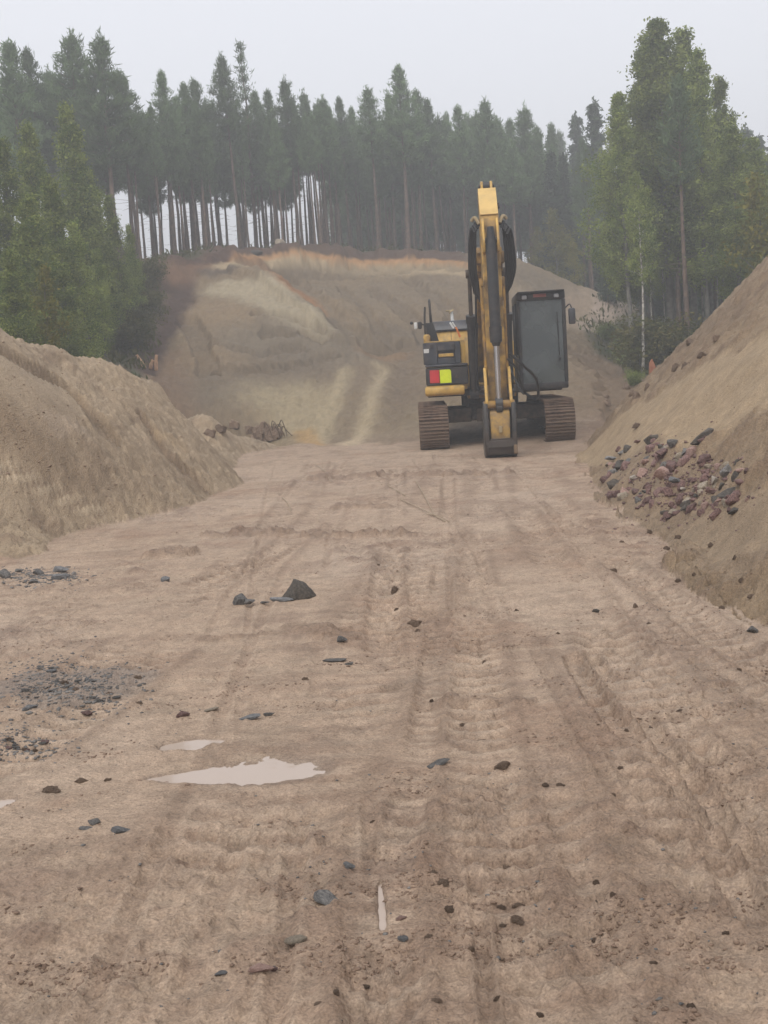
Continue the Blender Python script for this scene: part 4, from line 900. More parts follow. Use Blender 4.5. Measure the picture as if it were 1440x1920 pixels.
def broad(h, crown0=.2, wid=1.1, leaf=.06, n_br=46, lpb=150, peak=.35, stems=1, lean=0.):
    """a birch or aspen: one or more stems, ascending limbs, loose leaf clumps along them"""
    wood, cs, ts = [], [], []
    for st in range(stems):
        hh = h * (1 if st == 0 else rng.uniform(.7, .92)); ang = rng.uniform(0, 2 * PI); spread = 0 if st == 0 else rng.uniform(.05, .13) * h
        zz = np.linspace(0, hh, 10); off = np.cumsum(rng.normal(0, .035, (10, 2)), 0); off[0] = 0
        off += np.c_[math.cos(ang) * spread * (zz / hh) ** .8 + lean * zz, math.sin(ang) * spread * (zz / hh) ** .8]
        r0 = .0095 * hh + .012
        wood.append(limb(np.c_[off, zz], [max(r0 * (1 - .9 * z / hh), .007) for z in zz], 7))
        for k in range(n_br // stems + 4):
            q = hh * (crown0 + (1 - crown0) * rng.uniform(0, 1) ** .9); t = (q / hh - crown0) / (1 - crown0)
            R = wid * (min(1, .5 + t / peak * .5) if t < peak else (1 - (t - peak) / (1 - peak)) ** .9) + .10
            a = rng.uniform(0, 2 * PI); L = R * rng.uniform(.55, 1.2); b0 = np.r_[[np.interp(q, zz, off[:, i]) for i in (0, 1)], q]
            e = b0 + np.array([math.cos(a) * L, math.sin(a) * L, L * rng.uniform(.35, 1.15)]); m_ = (b0 + e) / 2 + [0, 0, .08 * L]
            wood.append(limb([b0, m_, e], [.014, .009, .003], 3))
            for c in range(4):
                s = rng.uniform(.3, 1.08); p = b0 + (e - b0) * s + rng.normal(0, .12 * L, 3); m = max(8, int(lpb / 4 * rng.uniform(.5, 1.4) * (.5 + .5 * R / wid)))
                sg = np.array([.13, .13, .14]) * (.6 + .5 * R); cs.append(p + rng.normal(0, 1, (m, 3)) * sg)
                ts.append(np.clip(rng.normal(rng.uniform(-.1, 1.1), .15, m), 0, 1))
        cs.append(np.r_[off[-1], hh] + rng.normal(0, 1, (60, 3)) * [.07, .07, .16] - [0, 0, .12]); ts.append(rng.uniform(.3, .9, 60))
    return merge(wood), leaves(np.vstack(cs), leaf, np.concatenate(ts), 1.1)
def tree_proto(kind, wl, bark, foliage):
    (wv, wf), (lv, lf, lt) = wl
    return (kind, noop(np_mesh(kind + '_trunk', wv, wf, True), bark), noop(np_mesh(kind + '_crown', lv, lf, False, dict(tint=('FLOAT', lt))), foliage), float(wv[:, 2].max()))
def noop(me, m): me.materials.append(m); return me
PINES = [tree_proto('pine', pine(9.5, .50 + .05 * (i % 3), 1.25 + .12 * (i % 4), 1.0), M_BARK, M_NEEDLE) for i in range(7)]
PINE_THIN = tree_proto('pine', pine(9.5, .35, 1.0, .6, True), M_BARK, M_NEEDLE)
PINE_BARE = [tree_proto('pine', pine(9.5, .68, .9, .9), M_BARK, M_NEEDLE) for i in range(2)]
SPRUCE = [tree_proto('spruce', spruce(9, 1.35), M_BARK, M_SPRUCE), tree_proto('spruce', spruce(9, 1.1), M_BARK, M_SPRUCE)]
BIRCH = [tree_proto('birch', broad(11, .30, 1.5, .050, 120, 290, .12), M_GREYB, M_LEAF) for i in range(4)]
ASPEN = [tree_proto('aspen', broad(7, .05, .85, .046, 100, 240, .2), M_GREYB, M_LEAF) for i in range(4)]
YBIRCH = [tree_proto('birch', broad(5, .08, .9, .06, 44, 130, .35), M_GREYB, M_LEAFY) for i in range(2)]
WBIRCH = tree_proto('birch', broad(10, .45, 1.1, .065, 40, 120, .4), M_BIRCH, M_LEAF)
ntree = 0
def tree(name, proto, px, py, Y, label, cat, group=None, wid=1.0, sink=.08, rz=None, mh=None):
    global ntree
    t = P(px, py, Y); x = t[0]; g = HZ(x, Y); h = max(t[2] - g, 1.0) if mh is None else mh
    o = empty(name, (x, Y, g - sink), label, cat, group); s = (h + sink) / proto[3]
    o.scale = (s * wid, s * wid, s); o.rotation_euler = (rng.normal(0, .012), rng.normal(0, .012), rng.uniform(0, 2 * PI) if rz is None else rz)
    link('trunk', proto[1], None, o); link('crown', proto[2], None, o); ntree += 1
    return o
# pines on the plateau edge that show their own tops
own = [(22, 84, 45, 'broad dark pine filling the top left corner of the picture', 1.25), (58, 96, 47, 'dark pine just right of the corner pine', 1.0),
       (125, 66, 47, 'tall pine with a spiky top, left one of the two tallest on the left', 1.1), (184, 68, 46, 'tall pine with a spiky top, right one of the two tallest on the left', 1.15),
       (88, 128, 52, 'lower pine between the corner pines and the tall pair', 1.1), (224, 140, 48, 'pine sloping down to the gap of open sky on the left', 1.1),
       (300, 138, 50.5, 'pointed pine just right of the gap of open sky', 1.0), (345, 160, 52, 'blunt-topped pine second right of the gap of open sky', 1.0), (372, 152, 53, 'blunt-topped pine third right of the gap of open sky', 1.1),
       (425, 103, 53, 'slim pointed pine left beside the thin pale pine', .9), (540, 150, 55, 'pointed pine midway between the thin pale pine and the highest centre pine', 1.0),
       (610, 182, 57, 'low pine over the middle of the orange sand band', 1.0), (690, 168, 57, 'pine left of the highest centre pine', 1.1), (746, 126, 57, 'highest pine in the centre of the forest edge', 1.15),
       (805, 190, 60, 'pine right of the highest centre pine', 1.0), (862, 202, 60, 'pine above and left of the raised excavator arm', 1.0), (912, 190, 61, 'pine directly above the excavator arm', 1.05), (985, 202, 62, 'pointed pine above the excavator cab', 1.05)]
k = 0
for px, py, Y, lab, wd in own:
    tree('pine_tree', PINES[k % 7], px, py, Y, lab, 'pine', 'pines along the forest edge', wd); k += 1
tree('pine_tree', PINE_THIN, 456, 88, 56, 'thin pale pine with sparse see-through top', 'pine', 'pines along the forest edge', .9)
# ranks behind them
gl = 'pine of the second rank, its top just showing between the edge pines'
for px, py, Y in [(330, 185, 55), (392, 190, 56), (480, 175, 57), (505, 172, 56), (570, 172, 59), (592, 190, 61), (640, 185, 60), (655, 205, 62), (722, 178, 60), (775, 172, 60), (790, 205, 63), (832, 224, 64), (888, 212, 63), (935, 222, 65), (955, 228, 66), (1008, 240, 68), (1034, 236, 70), (265, 215, 52), (240, 240, 50), (275, 250, 54), (165, 150, 52), (20, 150, 52), (200, 190, 52)]:
    tree('pine_tree', PINES[int(rng.integers(0, 7))], px, py, Y, gl, 'pine', 'pine ranks of the background forest', rng.uniform(.8, 1.1))
for i in range(80):
    px = rng.uniform(235, 640); Y = float(np.interp(px, [235, 270, 450, 650], [45.5, 47, 52, 55.5])) + rng.uniform(0, 11); tree('pine_tree', PINE_BARE[i % 2] if rng.uniform() < .65 else PINES[i % 7], px, rng.uniform(190, 270), Y, 'slender pine of the open stand with sky between the trunks, left of centre', 'pine', 'open pine stand left of centre', rng.uniform(.75, 1.0))
for i in range(110):
    px = rng.uniform(620, 1100); Y = rng.uniform(58.5, 86); tree('pine_tree', PINE_BARE[i % 2] if rng.uniform() < .45 else PINES[i % 7], px, rng.uniform(215, 290) + (30 if px > 950 else 0), Y, 'slender pine deep in the dense foggy stand behind the excavator arm', 'pine', 'dense foggy pine stand behind the arm', rng.uniform(.8, 1.1))
for i in range(34):
    tree('pine_tree', PINES[i % 7], rng.uniform(650, 1010), rng.uniform(330, 425), rng.uniform(68, 88), 'low foggy pine closing the view between the trunks behind the arm', 'pine', 'low pines far behind the arm', 1.5)
for i in range(14):
    tree('pine_tree', PINES[i % 7], rng.uniform(-120, 215), rng.uniform(130, 230), rng.uniform(46, 58), 'dark pine behind the green leafy trees on the left', 'pine', 'pines behind the leafy trees on the left', 1.1)
for px, py, Y, lab in [(1113, 190, 64, 'dark pointed spruce rising left of the tall leafy trees'), (1083, 214, 72, 'pale foggy spruce behind the dark spruce')]:
    tree('spruce_tree', SPRUCE[0], px, py, Y, lab, 'spruce', 'spruces behind the cab')
for i in range(22):
    px = rng.uniform(1020, 1160); tree('spruce_tree', SPRUCE[i % 2], px, rng.uniform(250, 400), rng.uniform(60, 80), 'foggy dark spruce in the mass behind the cab', 'spruce', 'foggy spruces behind the cab', rng.uniform(.9, 1.2))
for i in range(26):
    tree('spruce_tree', SPRUCE[i % 2], rng.uniform(1130, 1480), rng.uniform(300, 430), rng.uniform(50, 64), 'dark spruce in the shade behind the tall leafy trees', 'spruce', 'spruces behind the tall leafy trees', 1.3)
for i in range(16):
    px = rng.uniform(1360, 1560); tree('spruce_tree', SPRUCE[i % 2], px, rng.uniform(232, 330), rng.uniform(62, 90), 'far foggy spruce at the right edge of the picture', 'spruce', 'far spruces at the right edge')
for px, py, Y, lab in [(1040, 395, 59, 'yellowish young birch at the foot of the foggy spruces'), (1005, 430, 60, 'small yellowish birch rising over the embankment right of the arm'), (1428, 335, 36, 'yellow-leaved birch at the right edge'), (1075, 450, 58, 'small light green birch above the dirt road')]:
    tree('birch_tree', YBIRCH[k % 2], px, py, Y, lab, 'birch', None, 1.0); k += 1
# tall leafy trees on the right
for i, (px, py, Y, lab, wd) in enumerate([(1240, 46, 41, 'tallest of the leafy trees on the right', 1.1), (1204, 72, 42, 'tall leafy tree left of the tallest on the right', 1.0), (1283, 58, 42, 'tall brownish-topped leafy tree right of the tallest one', 1.1),
        (1318, 100, 40, 'leafy tree with loose open twigs on the right shoulder of the tall group', .85), (1168, 178, 40, 'leafy tree on the left flank of the tall group', .9), (1345, 150, 43, 'open-crowned leafy tree, outermost right of the tall group', .8),
        (1172, 310, 41, 'low leafy tree at the left foot of the tall group', .8), (1385, 240, 38, 'rounded green tree right of the tall group', 1.1), (1420, 262, 41, 'green tree at the right edge above the sand bank', 1.1), (1250, 190, 45, 'leafy tree in the dense middle of the tall group', 1.2),
        (1325, 230, 44, 'leafy tree low inside the right half of the tall group', 1.1), (1190, 250, 44, 'leafy tree low inside the left half of the tall group', 1.1), (1475, 240, 44, 'green tree cut by the right edge of the picture', 1.1)]):
    tree('birch_tree', BIRCH[i % 4], px, py, Y, lab, 'leafy tree', 'tall leafy trees on the right', wd * 1.1)
for i in range(6):
    tree('birch_tree', BIRCH[i % 4], 1222 + i * 36 + rng.normal(0, 10), 200 + 130 * rng.uniform() + max(0, i - 4) * 18, rng.uniform(45, 50), 'leafy tree filling the background between the tall leafy trees on the right', 'leafy tree', 'leafy trees behind the tall ones on the right', 1.4)
for px, py, Y, lab in [(1276, 150, 39, 'pine with a reddish trunk in the tall group on the right'), (1256, 200, 40.5, 'pine with a grey trunk between the birch and the reddish pine'), (1330, 240, 43, 'pine hidden in the crowns on the right')]:
    tree('pine_tree', PINE_BARE[k % 2], px, py, Y, lab, 'pine', None, .9); k += 1
o = tree('birch_tree', WBIRCH, 1192, 330, 36.5, 'slim birch with a pale leaning trunk right of the cab', 'birch', None, .8)
o.rotation_euler[1] = rad(-3)
for px, py, Y in [(1340, 330, 41), (1355, 380, 42), (1215, 400, 40), (1310, 300, 44), (1240, 420, 43), (1380, 360, 43)]:
    tree('birch_tree', WBIRCH, px, py, Y, 'slim grey-stemmed young birch in the shade under the tall leafy trees', 'birch', 'thin birch stems on the right', .6)
# leafy trees on the left
for i, (px, py, Y, lab, wd) in enumerate([(125, 203, 35, 'tallest light green leafy tree on the left', 1.0), (62, 240, 33, 'light green leafy tree with a narrow top near the left edge', .95), (5, 268, 31, 'light green leafy tree cut by the left edge', 1.0), (160, 285, 36, 'green leafy tree on the right shoulder of the left group', .95),
        (90, 335, 30, 'low light green tree in front of the left group', 1.0), (28, 372, 28, 'low bushy tree in the left corner above the mound', 1.1), (205, 372, 37, 'dull green tree at the right end of the left group', 1.0), (140, 415, 31, 'bushy green tree above the middle of the mound', 1.05), (238, 425, 39, 'small dull green tree beside the bare pine trunks', .9),
        (-40, 300, 30, 'leafy tree at the very left edge, mostly outside the picture', 1.0), (180, 470, 33, 'small bushy tree above the right half of the mound', 1.0)]):
    tree('aspen_tree', ASPEN[i % 4], px, py, Y, lab, 'leafy tree', 'leafy trees on the left', wd)
tree('birch_tree', YBIRCH[0], 75, 505, 26.5, 'yellowing bush above the crest of the mound', 'bush', None, .8)
tree('aspen_tree', ASPEN[1], 15, 470, 25, 'green bush in the corner behind the mound', 'bush', None, 1.2)
tree('aspen_tree', ASPEN[2], 120, 500, 28, 'green bush behind the middle of the mound crest', 'bush', None, 1.2)
def shrub_proto(h, wid, m): return tree_proto('shrub', broad(h, .02, wid, .05, 36, 110, .5, stems=3), M_GREYB, m)
SHR = [shrub_proto(1.5, .7, M_BUSH), shrub_proto(1.3, .8, M_BUSH), shrub_proto(1.2, .8, M_LEAF)]
for i, (px, py) in enumerate([(225, 520), (245, 560), (235, 600), (255, 610), (240, 650), (262, 545), (245, 500), (255, 665), (285, 540), (270, 590), (262, 640), (228, 570)]):
    g = hit(px, py); tree('shrub', SHR[i % 2], px, py, float(g[1]), 'brownish low shrub on the shaded slope left of the cut', 'shrub', 'brownish shrubs on the slope left of the cut', rng.uniform(.9, 1.3), .05, None, rng.uniform(.7, 1.3))
for i, (px, py) in enumerate([(1140, 640), (1162, 655), (1172, 690), (1190, 720), (1185, 665)]):
    g = hit(px, py); tree('shrub', SHR[2], px, py, float(g[1]), 'small green bush on the verge between dirt road and gully', 'bush', 'green bushes on the verge below the dirt road', 1.2, .05, None, rng.uniform(.4, .75))
for i, (px, py) in enumerate([(1210, 680), (1240, 670), (1265, 650), (1290, 640), (1320, 600), (1350, 580), (1380, 560), (1230, 650)]):
    p = P(px, py, 37 + (i % 3) * 2); tree('shrub', SHR[i % 2], px, py, float(p[1]), 'dark undergrowth shrub beneath the tall leafy trees', 'shrub', 'undergrowth shrubs on the right', 1.3, .05, None, rng.uniform(1.0, 1.8))
# ground cover, nobody could count it
def ground_cover(name, n, ok, m, size, hmax, label):
    c, t = [], []
    for _ in range(n * 6):
        if len(c) >= n: break
        i = int(rng.integers(0, NR)); j = int(rng.integers(40, NC - 40))
        if ok[i, j]: c.append(V[i, j] + [rng.uniform(-.2, .2), rng.uniform(-.2, .2), rng.uniform(0, hmax)]); t.append(rng.uniform())
    c = np.array(c); d = np.tile([0, 0, 1.2], (len(c), 1)); v, f, tt = leaves(c, size, np.array(t), 1.7, d, .6)
    o = link(name, noop(np_mesh(name, v, f, False, dict(tint=('FLOAT', tt))), m)); tag(o, label, 'ground cover', kind='stuff')
ground_cover('ground_cover', 26000, (forest > .6) & (GY < 75) & (GY > 24), M_BUSH, .07, .22, 'low brown and green ground cover on the forest floor')
verge, _, _ = nstroke([(1105, 610), (1140, 632), (1178, 668)], [1.0, 1.2, .8], .5)
ground_cover('verge_grass', 5000, (verge > .4) & nm.astype(bool) & (road_w < .2), M_GRASS, .09, .16, 'bright green grass on the verge beside the dirt road')

# ------------------------------------------------------------------ stones, clods, sticks
def stone_mesh(seed, flat=False, round_=False, sub=2):
    r = random.Random(seed); bm = bmesh.new()
    if round_:
        bmesh.ops.create_icosphere(bm, subdivisions=sub + 1, radius=.5)
        for v in bm.verts: v.co *= 1 + .22 * mnoise.noise(v.co * 2.2 + Vector((seed * 7.1, 0, 0))) + .05 * mnoise.noise(v.co * 7)
    else:
        for _ in range(15):
            v = Vector((r.gauss(0, 1), r.gauss(0, 1), r.gauss(0, 1))).normalized() * r.uniform(.38, .5)
            bm.verts.new((v.x, v.y, v.z * .8))
        g_ = bmesh.ops.convex_hull(bm, input=bm.verts[:]); bmesh.ops.delete(bm, geom=[e for e in g_['geom_interior'] if isinstance(e, bmesh.types.BMVert)], context='VERTS')
        bmesh.ops.bevel(bm, geom=bm.edges[:], offset=.025, segments=1, affect='EDGES')
    zs = [v.co.z for v in bm.verts]; xs = [v.co.x for v in bm.verts]; ys = [v.co.y for v in bm.verts]
    for v in bm.verts: v.co = Vector(((v.co.x) / (max(xs) - min(xs)), v.co.y / (max(ys) - min(ys)), (v.co.z - min(zs)) / (max(zs) - min(zs))))
    me = bpy.data.meshes.new('stone'); bm.to_mesh(me); bm.free()
    if round_:
        for p in me.polygons: p.use_smooth = True
    return me
def clod_mesh(seed):
    bm = bmesh.new(); bmesh.ops.create_icosphere(bm, subdivisions=3, radius=.5)
    for v in bm.verts:
        c = v.co.copy(); k = 1 + .42 * mnoise.noise(c * 2.6 + Vector((seed * 5.3, 1, 0))) + .3 * mnoise.noise(c * 6.5 + Vector((0, seed * 3.7, 0))) + .18 * mnoise.noise(c * 14)
        v.co = Vector((c.x * k, c.y * k, max(c.z * k, -.15) + .15))
    zs = [v.co.z for v in bm.verts]; xs = [v.co.x for v in bm.verts]
    for v in bm.verts: v.co = Vector((v.co.x / (max(xs) - min(xs)), v.co.y, v.co.z / max(zs)))
    me = bpy.data.meshes.new('clod'); bm.to_mesh(me); bm.free(); return me
CLD = [clod_mesh(i + 1) for i in range(6)]
ANG = [stone_mesh(i + 1, sub=2) for i in range(8)]; RND = [stone_mesh(i + 50, round_=True, sub=2) for i in range(4)]
_cache = {}
def stone(px, py, wpx, hpx, kind, label, cat='stone', group=None, name='stone', dep=1.0, rz=None, rnd_=False, sink=.25, tilt=.08):
    g = hit(px, py); s = math.dist(g, CAM) / FPX; w = wpx * s; hh = hpx * s
    base_ = CLD[int(rng.integers(0, 6))] if kind == 'clod' else (RND if rnd_ else ANG)[int(rng.integers(0, 4 if rnd_ else 8))]; key = (base_.name, kind)
    if key not in _cache: me = base_.copy(); me.materials.append(ST[kind]); _cache[key] = me
    el = math.asin(min(.9, (CAM[2] - g[2]) / math.dist(g, CAM))) if g[2] < 1.5 else .1; dp_ = w * dep * (.75 if hpx > .5 * wpx else .5); h3 = max((hh - dp_ * math.sin(el)) / math.cos(el), .35 * hh)
    o = link(name, _cache[key], None, None, (g[0], g[1], HZ(g[0], g[1]) - h3 * sink))
    o.scale = (w, dp_ * rng.uniform(.85, 1.1), h3 * (1 + sink)); o.rotation_euler = (rng.normal(0, tilt), rng.normal(0, tilt), rng.normal(0, .5) if rz is None else rz)
    return tag(o, label, cat, group)
# dark boulder by hand: a wedge with a peak left of its middle
def boulder():
    bm = bmesh.new(); bmesh.ops.create_icosphere(bm, subdivisions=4, radius=1)
    for v in bm.verts:
        c = v.co; z = max(c.z, -.25)
        top = np.interp(c.x, [-1, -.55, -.2, .3, .75, 1], [.15, .6, 1.0, .86, .62, .3])
        v.co = Vector((c.x, c.y * .8, z * top)); v.co *= 1 + .05 * mnoise.noise(c * 2.2) + .025 * mnoise.noise(c * 6)
    me = bpy.data.meshes.new('boulder'); bm.to_mesh(me); bm.free(); me.materials.append(ST['dark'])
    for p in me.polygons: p.use_smooth = True
    return me
g = hit(560, 1124); s = math.dist(g, CAM) / FPX
o = link('boulder', boulder(), None, None, (g[0], g[1], HZ(g[0], g[1]))); o.scale = (33 * s, 30 * s, 36 * s); tag(o, 'biggest dark brown boulder lying alone on the muddy floor', 'boulder')
for a in [(450, 1140, 30, 24, 'grey', 'bigger lumpy grey stone left of the dark boulder'), (470, 1142, 26, 20, 'grey', 'smaller grey stone leaning on the lumpy stone left of the dark boulder'), (528, 1132, 46, 11, 'blue', 'flat pale slab at the left foot of the dark boulder'), (497, 1139, 24, 9, 'grey', 'small flat stone between the lumpy stone and the flat slab'),
          (8, 1088, 26, 20, 'grey', 'dark grey stone cut by the left edge'), (36, 1080, 20, 13, 'grey', 'dark pebble right of the stone at the left edge'), (72, 1080, 26, 12, 'grey', 'grey stone in the middle of the row at the left edge'), (112, 1073, 44, 13, 'blue', 'long grey slab, upper one at the end of the left row'), (114, 1088, 38, 14, 'blue', 'grey slab, lower one at the end of the left row'), (62, 1096, 20, 9, 'grey', 'small stone below the row at the left edge'),
          (310, 1091, 17, 12, 'blue', 'single small dark blue stone between the left row and the dark boulder'), (740, 1108, 18, 15, 'clod', 'small brown lump right of the dark boulder'), (97, 1482, 46, 16, 'clod', 'flat reddish brown stone left of the long puddle'), (153, 1466, 26, 12, 'clod', 'brown stone between flat reddish stone and long puddle'), (203, 1466, 14, 7, 'clod', 'small brown stone at the left tip of the long puddle'),
          (176, 1545, 24, 16, 'grey', 'upright grey stone of the group below the long puddle'), (160, 1555, 34, 9, 'grey', 'flat grey stone at the foot of the upright one'), (223, 1559, 40, 15, 'blue', 'smooth grey stone, right one of the group below the long puddle'),
          (612, 1690, 80, 15, 'grey', 'long thin grey slab left of the narrow puddle near the bottom'), (555, 1770, 44, 23, 'beige', 'pale rounded beige stone below the long thin slab'), (488, 1830, 46, 20, 'pink', 'flat pinkish stone near the bottom edge'), (414, 1826, 26, 14, 'blue', 'small blue-grey stone left of the pinkish stone'), (512, 1826, 18, 12, 'red', 'small dark red stone right of the pinkish stone'),
          (470, 1343, 44, 12, 'blue', 'grey flat stone above the long puddle'), (504, 1337, 22, 9, 'grey', 'small dark stone at the right tip of the grey flat stone'), (396, 1331, 30, 8, 'beige', 'flat buried stone left of the grey flat stone'), (342, 1343, 26, 13, 'red', 'reddish lump above the small puddle'), (56, 1338, 30, 11, 'blue', 'pale grey stone at the lower edge of the gravel patch'), (160, 1342, 26, 11, 'red', 'brown stone at the lower right of the gravel patch'),
          (652, 1630, 24, 15, 'blue', 'pale blue-grey stone above the long thin slab'), (950, 1616, 26, 18, 'clod', 'thick brown clod standing out right of centre near the bottom'), (832, 1664, 24, 15, 'clod', 'greenish brown clod left of the thick clod'), (822, 1436, 50, 10, 'grey', 'dark flat slab half sunk right of the long puddle'), (943, 1438, 36, 14, 'clod', 'reddish brown clod right of the half sunk slab'), (908, 1382, 42, 14, 'clod', 'broad brown clod above the half sunk slab'),
          (640, 1208, 22, 13, 'grey', 'small dark stone below the dark boulder'), (626, 1240, 46, 11, 'grey', 'flat purplish stone below the dark boulder'), (655, 1246, 18, 8, 'grey', 'small stone at the right end of the flat purplish stone'), (1410, 1187, 22, 15, 'grey', 'grey stone at the right edge below the bank'), (1150, 1068, 20, 10, 'clod', 'brown stone on the track below the stone heap'), (1116, 1150, 20, 9, 'dark', 'dark stone in the middle of the right wheel track'), (778, 1174, 30, 13, 'clod', 'brown lump on the middle of the track below the small brown lump'),
          (1022, 1470, 14, 9, 'clod', 'left of two small clods side by side'), (1052, 1470, 20, 9, 'clod', 'right of two small clods side by side'), (972, 1694, 26, 13, 'clod', 'right brown clod of a pair near the bottom centre'), (940, 1697, 18, 8, 'clod', 'left brown clod of a pair near the bottom centre'), (752, 1728, 22, 11, 'pink', 'small pink stone right of the narrow puddle'), (843, 1712, 22, 13, 'clod', 'dark lump right of the pink stone'), (1117, 1699, 10, 13, 'dark', 'small dark upright stone in the lower right'), (756, 1768, 20, 14, 'blue', 'small blue stone below the narrow puddle'), (970, 1728, 34, 16, 'clod', 'broad reddish clod below the pair of clods'),
          (1322, 838, 52, 20, 'dark', 'dark log-like stone on the sand above the stone heap')]:
    o = stone(*a, rnd_=(a[4] == 'beige'))
o.rotation_euler[1] = rad(-24)
# stones in the gravel patch on the left
for i in range(20):
    px, py = rng.normal(150, 48), rng.normal(1292, 22)
    stone(px, py, rng.uniform(10, 20), rng.uniform(6, 10), ['grey', 'blue', 'clod', 'grey'][i % 4], 'dark grey gravel stone in the patch at the left', 'stone', 'stones of the gravel patch at the left')
for i in range(12): stone(rng.uniform(10, 110), rng.uniform(1395, 1412), rng.uniform(10, 18), rng.uniform(6, 9), ['grey', 'clod', 'red'][i % 3], 'small stone on the left edge below the gravel patch', 'stone', 'small stones at the left edge')
# stone heap on the right bank
hp = np.array([(1128, 872), (1160, 842), (1205, 822), (1262, 838), (1300, 842), (1335, 852), (1395, 868), (1402, 902), (1400, 950), (1368, 978), (1300, 962), (1240, 968), (1180, 948), (1140, 940)], float)
def inpoly(p, poly):
    c = False
    for a, b in zip(poly, np.roll(poly, -1, 0)):
        if (a[1] > p[1]) != (b[1] > p[1]) and p[0] < (b[0] - a[0]) * (p[1] - a[1]) / (b[1] - a[1]) + a[0]: c = not c
    return c
cols = ['red', 'red', 'red', 'grey', 'red', 'red', 'pink', 'red', 'beige', 'dark']
words = dict(red='reddish brown', grey='dark grey', blue='blue-grey', pink='pinkish', beige='sandy beige', dark='nearly black', pale='pale')
n = 0
while n < 140:
    px, py = rng.uniform(1125, 1405), rng.uniform(820, 982)
    if not inpoly((px, py), hp): continue
    kd = cols[int(rng.integers(0, 10))]; w_ = rng.uniform(12, 30) * (1.25 if n < 25 else 1)
    stone(px, py, w_, w_ * rng.uniform(.35, .65), kd, words[kd] + ' stone in the heap of rubble on the right sand bank', 'stone', words[kd] + ' stones of the rubble heap', rz=rng.uniform(0, 6), tilt=.3, sink=.6); n += 1
for a in [(1243, 905, 36, 26, 'pink', 'large pink block in the middle of the stone heap'), (1262, 920, 30, 24, 'blue', 'round grey stone under the large pink block'), (1342, 907, 18, 18, 'pale', 'nearly white stone at the right of the stone heap'), (1280, 917, 18, 14, 'pale', 'white stone right of the round grey stone'), (1145, 868, 26, 16, 'blue', 'smooth grey stone at the left end of the stone heap'), (1188, 903, 24, 12, 'pale', 'pale flat stone left of the large pink block'), (1368, 932, 56, 14, 'dark', 'long dark slab at the right end of the stone heap'), (1255, 965, 28, 16, 'red', 'purplish stone at the lower edge of the stone heap'), (1262, 850, 20, 16, 'grey', 'round grey stone at the top of the stone heap'), (1360, 940, 44, 16, 'pink', 'pinkish slab under the long dark slab')]:
    stone(*a, tilt=.2, sink=.05)
# single stones on slopes
for i in range(14): stone(rng.uniform(1150, 1430), rng.uniform(1000, 1160), rng.uniform(9, 16), rng.uniform(6, 10), 'clod', 'brown clod on the toe of the right sand bank', 'clod', 'clods on the toe of the right bank', 'clod')
for i in range(16): px = rng.uniform(1130, 1420); stone(px, 760 - (px - 1130) * .45 + rng.normal(0, 26), rng.uniform(10, 22), rng.uniform(7, 13), 'clod', 'dark brown clod on the rough upper part of the right bank', 'clod', 'clods on the upper right bank', 'clod')
for i, (px, py, lab) in enumerate([(480, 476, 'leftmost'), (525, 470, 'second'), (580, 463, 'third'), (640, 463, 'fourth'), (695, 462, 'fifth'), (740, 464, 'sixth'), (768, 461, 'seventh'), (815, 464, 'rightmost')]):
    stone(px, py, rng.uniform(16, 30), rng.uniform(8, 13), 'beige' if i % 2 else 'dark', lab + ' boulder along the topsoil rim at the forest edge', 'boulder', 'boulders along the topsoil rim', 'boulder')
# brown clods pressed out of the mud on the track
n = 0
while n < 36:
    px = rng.uniform(560, 1430); py = rng.uniform(900, 1900)
    if px < 720 + (py - 900) * -.05 and rng.uniform() < .6: continue
    if px > 1090 + (py - 900) * 1.2: continue
    stone(px, py, rng.uniform(10, 20) * (.6 + .4 * (py - 850) / 700), rng.uniform(6, 10) * (.6 + .4 * (py - 850) / 700), 'clod', 'small brown mud clod on the churned track', 'clod', 'mud clods on the churned track', 'clod', sink=.6); n += 1
# gravel too small to count
def scatter(name, n, pick, size, m, label):
    ico = bmesh.new(); bmesh.ops.create_icosphere(ico, subdivisions=1, radius=1); iv = np.array([v.co[:] for v in ico.verts]); fi = np.array([[v.index for v in f.verts] for f in ico.faces]); ico.free()
    vs, fs = [], []; q = 0
    for _ in range(n):
        x, y = pick(); s = rng.uniform(*size) * rng.uniform(.5, 1.0)
        v = iv * (1 + rng.normal(0, .33, (12, 1))) * [s * rng.uniform(.8, 1.5), s * rng.uniform(.8, 1.3), s * rng.uniform(.4, .8)] + [x, y, HZ(x, y) + s * .05]
        vs.append(v); fs.append(fi + q * 12); q += 1
    o = link(name, np_mesh(name, np.vstack(vs), np.vstack(fs)), m); tag(o, label, 'gravel', kind='stuff')
def in_view(y0, y1, e=1.0):
    def f():
        Y = math.exp(rng.uniform(math.log(y0), math.log(y1))); return rng.uniform(-.36, .36) * Y, Y
    return f
def clumped(y0, y1, lo=.1):
    Yc = np.exp(rng.uniform(math.log(y0), math.log(y1), 90000)); Xc = rng.uniform(-.36, .36, 90000) * Yc
    ok = CRN(Xc, Yc) > rng.uniform(lo, lo + .5, 90000); it = iter(list(zip(Xc[ok], Yc[ok])))
    return lambda: next(it)
scatter('crumbs', 8000, clumped(2.4, 24, .18), (.002, .0095), M_CRUMB, 'fine brown mud crumbs over the pit floor')
scatter('pebbles', 900, clumped(2.4, 24, -.2), (.002, .008), ST['grey'], 'fine grey pebbles over the pit floor')
def patch(px, py, sx, sy):
    def f(): h_ = hit(rng.normal(px, sx), rng.normal(py, sy)); return h_[0], h_[1]
    return f
scatter('gravel', 1300, patch(130, 1290, 66, 26), (.004, .013), ST['grey'], 'dark grey gravel patch at the left')
scatter('gravel', 350, patch(40, 1400, 45, 14), (.004, .012), ST['grey'], 'thin grey gravel on the left edge')
